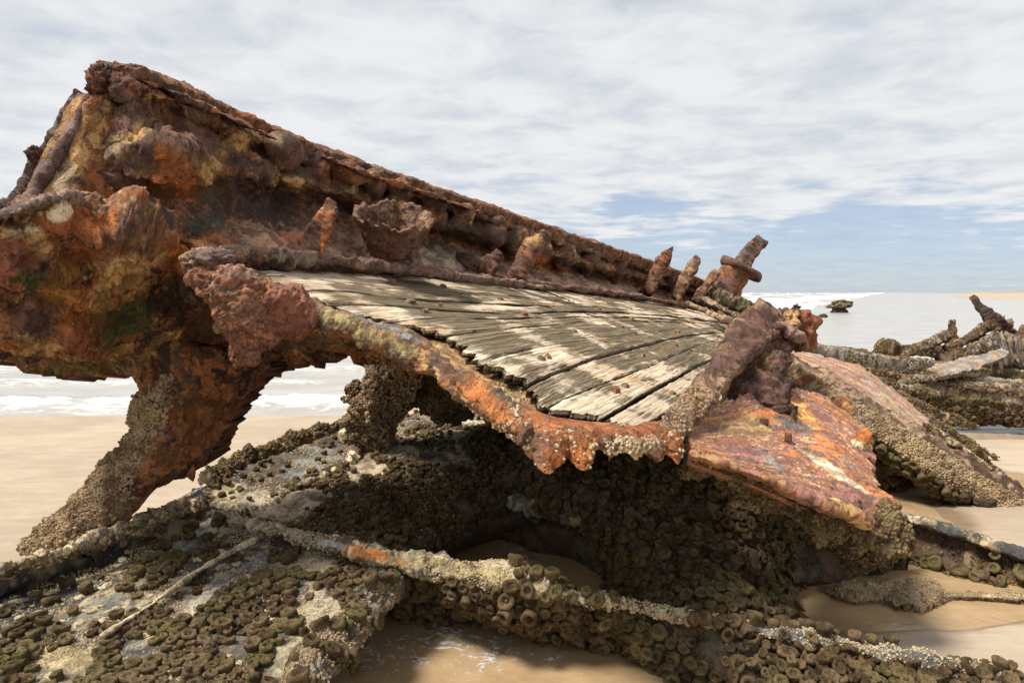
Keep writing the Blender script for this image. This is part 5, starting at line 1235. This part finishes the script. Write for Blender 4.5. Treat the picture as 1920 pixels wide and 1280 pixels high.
barnacles(s_bm, s_bm.o, 13000, .0125, lambda px, py, c: 1.0 * (py > 668 + (px - 1470) * .60), M_BARN, 222, sep=1.15)
rows = [
 [(1478, 650, 6.3), (1560, 668, 6.1), (1625, 695, 5.95), (1680, 735, 5.8), (1740, 785, 5.6)],
 [(1478, 660, 6.15), (1550, 688, 5.9), (1612, 722, 5.7), (1672, 765, 5.55), (1728, 808, 5.4)],
 [(1475, 672, 6.0), (1545, 708, 5.7), (1605, 745, 5.5), (1662, 790, 5.35), (1715, 830, 5.25)],
]
s_up = sheet('beam_face', rows, 170, 70, M_APRON, bm, [(.26, .13, .08), GREY, (.30, .2, .11), (.22, .12, .1), TAN], disp=(.015, .008, .004), thick=(0, .06, -.06), seed=223, streak=(1.5, 7), freq=1.0, rag=.04)
p, nn, r = scatter(s_bm, 160, .036, lambda px, py, c: (py > 700 + (px - 1470) * .64) * (px > 1620) * 1.0, 1.3, 224); squirts(bm, p - np.array([0, 0, .05]), nn, r, 225, 60, -.5)
blob('hanging_clod', 1846, 940, 4.95, 22, 12, .05, M_PLATE, bm, [BROWN, DARK], seed=226)
limb('stepped_plate', [(1470, 690, 4.6, 22, .12), (1510, 712, 4.5, 30, .12), (1560, 750, 4.3, 34, .1), (1600, 792, 4.15, 26, .08), (1632, 830, 4.0, 10, .04)], M_SPECK, bm, [RUST, OCHRE, MAUVE, TAN], nl=120, na=26, sq=3.4, disp=(.03, .02, .008), seed=227)


def bar(label, cat, name, pts, cols, seed, barn=0, mat=None, sq=4.5, disp=(.020, .018, .010), sqn=0, bmat=None, br=.016, group=None, part='bar'):
    base = P(*pts[len(pts) // 2][:3]); base[2] = 0
    t = thing(name, label, cat, base, group)
    s_ = limb(part, pts, mat or M_SPECK, t, cols, nl=160, na=24, sq=sq, disp=disp, seed=seed, rag=.05)
    if barn: barnacles(s_, s_.o, int(barn * 1.2), br * .72, lambda px, py, c: np.clip(fbm(c, 2.5, 3, .6, seed) * 4 + .45, .03, 1), bmat or M_BARND, seed, sep=1.2)
    if sqn:
        p, nn, r = scatter(s_, sqn, .04, lambda px, py, c: 1.0 * (s_.N[:-1, :, 2] < .2) if s_.N[:-1].shape[:2] == px.shape else np.ones(px.shape), 1.4, seed)
        squirts(t, p, nn, r, seed, 40, -.2)
    return s_


bar('dark crusted strut fanning right from the bracket to a thin tip on the sand', 'strut', 'iron_strut', [(1560, 690, 7.2, 14, .1), (1640, 728, 7.0, 20, .12), (1720, 762, 6.9, 24, .12), (1790, 788, 6.8, 18, .1), (1835, 803, 6.8, 6, .05)], [BROWN, TAN, DARK], 231, 2200, br=.014)
bar('olive crusted strut just above the thick barnacled beam', 'strut', 'iron_strut', [(1640, 738, 6.4, 16, .1), (1700, 772, 6.2, 22, .12), (1770, 812, 6.0, 26, .12), (1820, 842, 5.9, 24, .1), (1850, 866, 5.9, 8, .05)], [BROWN, MOSS, TAN], 232, 2200, br=.014)
bar('pale ribbed strut lying on the thick barnacled beam', 'strut', 'iron_strut', [(1690, 770, 5.9, 10, .08), (1760, 812, 5.7, 12, .08), (1830, 862, 5.6, 12, .08), (1880, 890, 5.5, 8, .05)], [TAN, PALE, BROWN], 233, 900, br=.012)
bar('long rounded keel pipe running right across the far wreck pile', 'pipe', 'iron_pipe', [(1480, 650, 8.6, 16, .2), (1560, 662, 8.6, 26, .22), (1660, 680, 8.5, 30, .24), (1750, 688, 8.4, 24, .2), (1800, 690, 8.4, 14, .15)], [(.16, .14, .12), TAN, MAUVE, GREY], 234, 1600)
bar('grey crusted rail below the far keel pipe', 'rail', 'iron_rail', [(1490, 660, 8.2, 8, .08), (1580, 690, 8.1, 10, .1), (1680, 708, 8.0, 14, .12), (1800, 712, 7.9, 16, .14), (1980, 728, 7.8, 20, .14)], [GREY, TAN, (.2, .17, .14)], 235, 1400)
s_w = bar('broad far hull side with squirts hanging over the wet sand', 'hull section', 'hull_section', [(1600, 705, 8.3, 20, .2), (1680, 730, 8.1, 50, .3), (1760, 742, 7.9, 66, .3), (1860, 752, 7.8, 72, .3), (2000, 762, 7.7, 80, .3)], [GREY, (.17, .14, .12), BROWN, TAN], 236, 2500, part='side_plate')
p, nn, r = scatter(s_w, 1500, .042, lambda px, py, c: 1.0 * (py > 742 + (px - 1700) * .05), 1.3, 237); squirts(s_w.o.parent, p, nn, r, 238, 150, -.1)
rows = [[(1740, 690, 7.9), (1800, 672, 8.0), (1880, 652, 8.2)], [(1760, 700, 7.7), (1820, 684, 7.8), (1892, 660, 8.1)], [(1756, 706, 7.65), (1830, 690, 7.75), (1885, 668, 8.0)]]
dp_ = thing('bent_plate', 'grey bent plate propped diagonally on the far wreck pile', 'plate', PG(1800, 760, 0))
s_d = sheet('plate', rows, 90, 30, M_SPECK, dp_, [(.27, .22, .19), GREY, TAN], disp=(.02, .012, .005), thick=(0, .05, -.04), seed=241, rag=.04)
bar('narrow weathered beam leaning left of the upright post', 'beam', 'iron_beam', [(1690, 668, 9.2, 8, .1), (1730, 650, 9.2, 16, .14), (1765, 632, 9.3, 20, .14), (1776, 626, 9.3, 14, .1)], [TAN, (.2, .17, .14), BROWN], 242, 500, br=.014)
bar('short upright crusted post in the far wreck pile', 'post', 'iron_post', [(1786, 662, 9.3, 22, .16), (1786, 640, 9.3, 20, .16), (1785, 618, 9.3, 14, .12), (1786, 600, 9.3, 10, .08)], [BROWN, TAN, DARK], 243, 500)
bar('crusted diagonal arm reaching up to the slanting strut', 'beam', 'iron_beam', [(1775, 655, 9.2, 18, .14), (1820, 632, 9.2, 16, .14), (1850, 612, 9.2, 18, .14), (1880, 602, 9.2, 18, .12)], [BROWN, TAN, MAUVE], 244, 700)
bar('bare dark strut slanting against the sea at far right', 'strut', 'iron_strut', [(1822, 556, 9.4, 8, .08), (1842, 578, 9.3, 16, .12), (1862, 598, 9.2, 26, .16), (1890, 620, 9.2, 20, .14), (1930, 645, 9.2, 16, .12)], [(.09, .045, .035), MAUVE, DARK], 245, 0, M_RUST)
bar('squared crusted block under the slanting strut', 'block', 'iron_block', [(1878, 604, 9.4, 34, .25), (1880, 622, 9.4, 30, .25), (1880, 648, 9.4, 30, .25)], [BROWN, TAN, MAUVE], 246, 500, sq=5)
bar('rounded crusted clump between the diagonal arm and block', 'clump', 'iron_clump', [(1835, 622, 9.3, 10, .08), (1838, 635, 9.3, 28, .16), (1840, 646, 9.3, 18, .1)], [BROWN, DARK], 247, 500)
bar('hunched crusted lump at the left end of the far pile', 'lump', 'iron_lump', [(1640, 662, 9.8, 10, .1), (1658, 652, 9.8, 30, .25), (1672, 652, 9.8, 28, .25), (1684, 664, 9.8, 10, .1)], [BROWN, DARK, TAN], 248, 600)
bar('low crusted wall segment between the lump and upright post', 'wall segment', 'iron_wall', [(1680, 658, 9.8, 26, .15), (1720, 656, 9.8, 20, .15), (1770, 660, 9.7, 22, .15)], [BROWN, TAN, DARK], 249, 900, sq=5)
bar('jumbled crusted bulk filling the far pile at the right edge', 'wreckage', 'wreck_heap', [(1780, 680, 9.0, 40, .5), (1840, 672, 9.0, 50, .6), (1900, 660, 8.9, 60, .6), (2000, 650, 8.8, 90, .6)], [BROWN, TAN, GREY, DARK], 250, 3200, disp=(.12, .08, .02))
bar('olive crusted rail at the right edge above the far hull side', 'rail', 'iron_rail', [(1830, 700, 8.3, 18, .15), (1880, 702, 8.2, 20, .15), (1990, 706, 8.1, 26, .15)], [TAN, BROWN, MOSS], 251, 900)
bar('low rubble of crusted iron trailing behind the bracket', 'wreckage', 'wreck_heap', [(1480, 648, 9.5, 14, .2), (1540, 655, 9.4, 12, .2), (1620, 662, 9.3, 14, .2)], [BROWN, DARK, MOSS], 252, 700)

for k, (lab, pts) in enumerate([
    ('uppermost of the thin crusted ribs fanning right from behind the bracket', [(1500, 664, 8.0, 7, .06), (1600, 688, 7.9, 9, .07), (1720, 712, 7.8, 10, .08), (1840, 728, 7.7, 9, .08), (1960, 744, 7.6, 10, .08)]),
    ('second thin crusted rib from the top fanning right from behind the bracket', [(1505, 672, 7.7, 7, .06), (1590, 700, 7.5, 9, .07), (1680, 722, 7.4, 9, .07), (1760, 738, 7.3, 6, .05)]),
    ('thin rib with a broken tip reaching over the wet sand beside the rounded clod', [(1640, 724, 6.9, 8, .06), (1720, 772, 6.6, 10, .07), (1790, 812, 6.4, 10, .07), (1868, 858, 6.3, 5, .04)]),
    ('short pale rib lying across the grey rail near the bent plate', [(1690, 716, 7.6, 9, .07), (1760, 706, 7.7, 10, .07), (1830, 700, 7.8, 7, .06)]),
    ('dark rib in the gap between the keel pipe and the grey rail', [(1530, 672, 8.3, 6, .06), (1640, 694, 8.25, 8, .07), (1760, 702, 8.2, 8, .07)]),
    ('thin bar rising left against the diagonal arm near the slanting strut', [(1800, 664, 9.0, 6, .05), (1840, 640, 9.05, 8, .06), (1872, 616, 9.1, 6, .05)])]):
    bar(lab, 'rib', 'iron_rib', pts, [[BROWN, TAN, DARK], [GREY, TAN, BROWN]][k % 2], 280 + k, 500, group='thin ribs of the far wreckage', part='rib_core')
grit = Surf(); gx, gy = np.meshgrid(np.linspace(-6, 7, 120), np.linspace(2.4, 8.4, 100)); grit.G = np.stack([gx, gy, sandz(gx, gy)], -1)
grit.N = np.zeros_like(grit.G); grit.N[..., 2] = 1; grit.closed = False
p, nn, r = scatter(grit, 420, .008, lambda px, py, c: (c[..., 2] > .012) * np.clip(fbm(c, .9, 3) * 3 + .5, .05, 1), 2, 299, .4, 1.3)
o_ = joined('shell_grit', BN, p, nn, r, M_BARNP, None, 298, flat=.5, smooth=False)
o_['label'] = 'tiny pale shell bits strewn over the wet sand round the wreck'; o_['category'] = 'shell grit'

# plates filling the ground between fan of struts and the mound
fl = thing('hull_plate', 'sagging crusted plate beneath the fan of struts, right of the orange apron', 'hull plate', PG(1650, 860, .1))
rows = [[(1540, 780, .50), (1620, 790, .42), (1700, 800, .35), (1780, 830, .2), (1860, 880, .1)], [(1560, 830, .40), (1630, 842, .34), (1700, 850, .26), (1770, 870, .14), (1840, 910, .04)], [(1590, 880, .26), (1640, 888, .2), (1700, 890, .13), (1760, 900, .05), (1820, 925, -.02)], [(1610, 905, .1), (1650, 908, .06), (1700, 908, .02), (1760, 912, -.03), (1810, 935, -.06)]]
s_fl = sheet('plate', rows, 90, 60, M_PLATE, fl, [BROWN, DARK], disp=(.06, .03, .01), thick=(0, .05, -.1), zrows=True, seed=261)
p, nn, r = scatter(s_fl, 700, .042, None, 1.35, 262); squirts(fl, p, nn, r, 263, 120, .1)

# two stumps out in the lagoon
m1 = thing('iron_stump', 'mushroom-shaped crusted stump standing in the far shallows', 'stump', PG(1574, 584, 0))
Ym = PG(1574, 586, 0)[1]
limb('stump_base', [(1573, 587, Ym, 32, 1.0), (1573, 580, Ym, 24, .8), (1573, 573, Ym, 16, .6)], M_SPECK, m1, [DARK, (.02, .02, .02)], nl=30, na=30, disp=(.1, .05, .02), seed=271)
limb('stump_cap', [(1573, 577, Ym, 36, .9), (1573, 572, Ym, 42, 1.0), (1572, 568, Ym, 30, .9), (1571, 563, Ym, 14, .4)], M_SPECK, m1, [MOSS, BROWN, TAN], nl=40, na=50, disp=(.3, .14, .05), seed=272)
m2 = thing('iron_stump', 'tiny dark stump just breaking the water left of the mushroom-shaped stump', 'stump', PG(1544, 595, 0))
blob('stump_body', 1543, 593, PG(1544, 595, 0)[1], 8, 5, .3, M_SPECK, m2, [DARK, (.03, .03, .025)], seed=273)
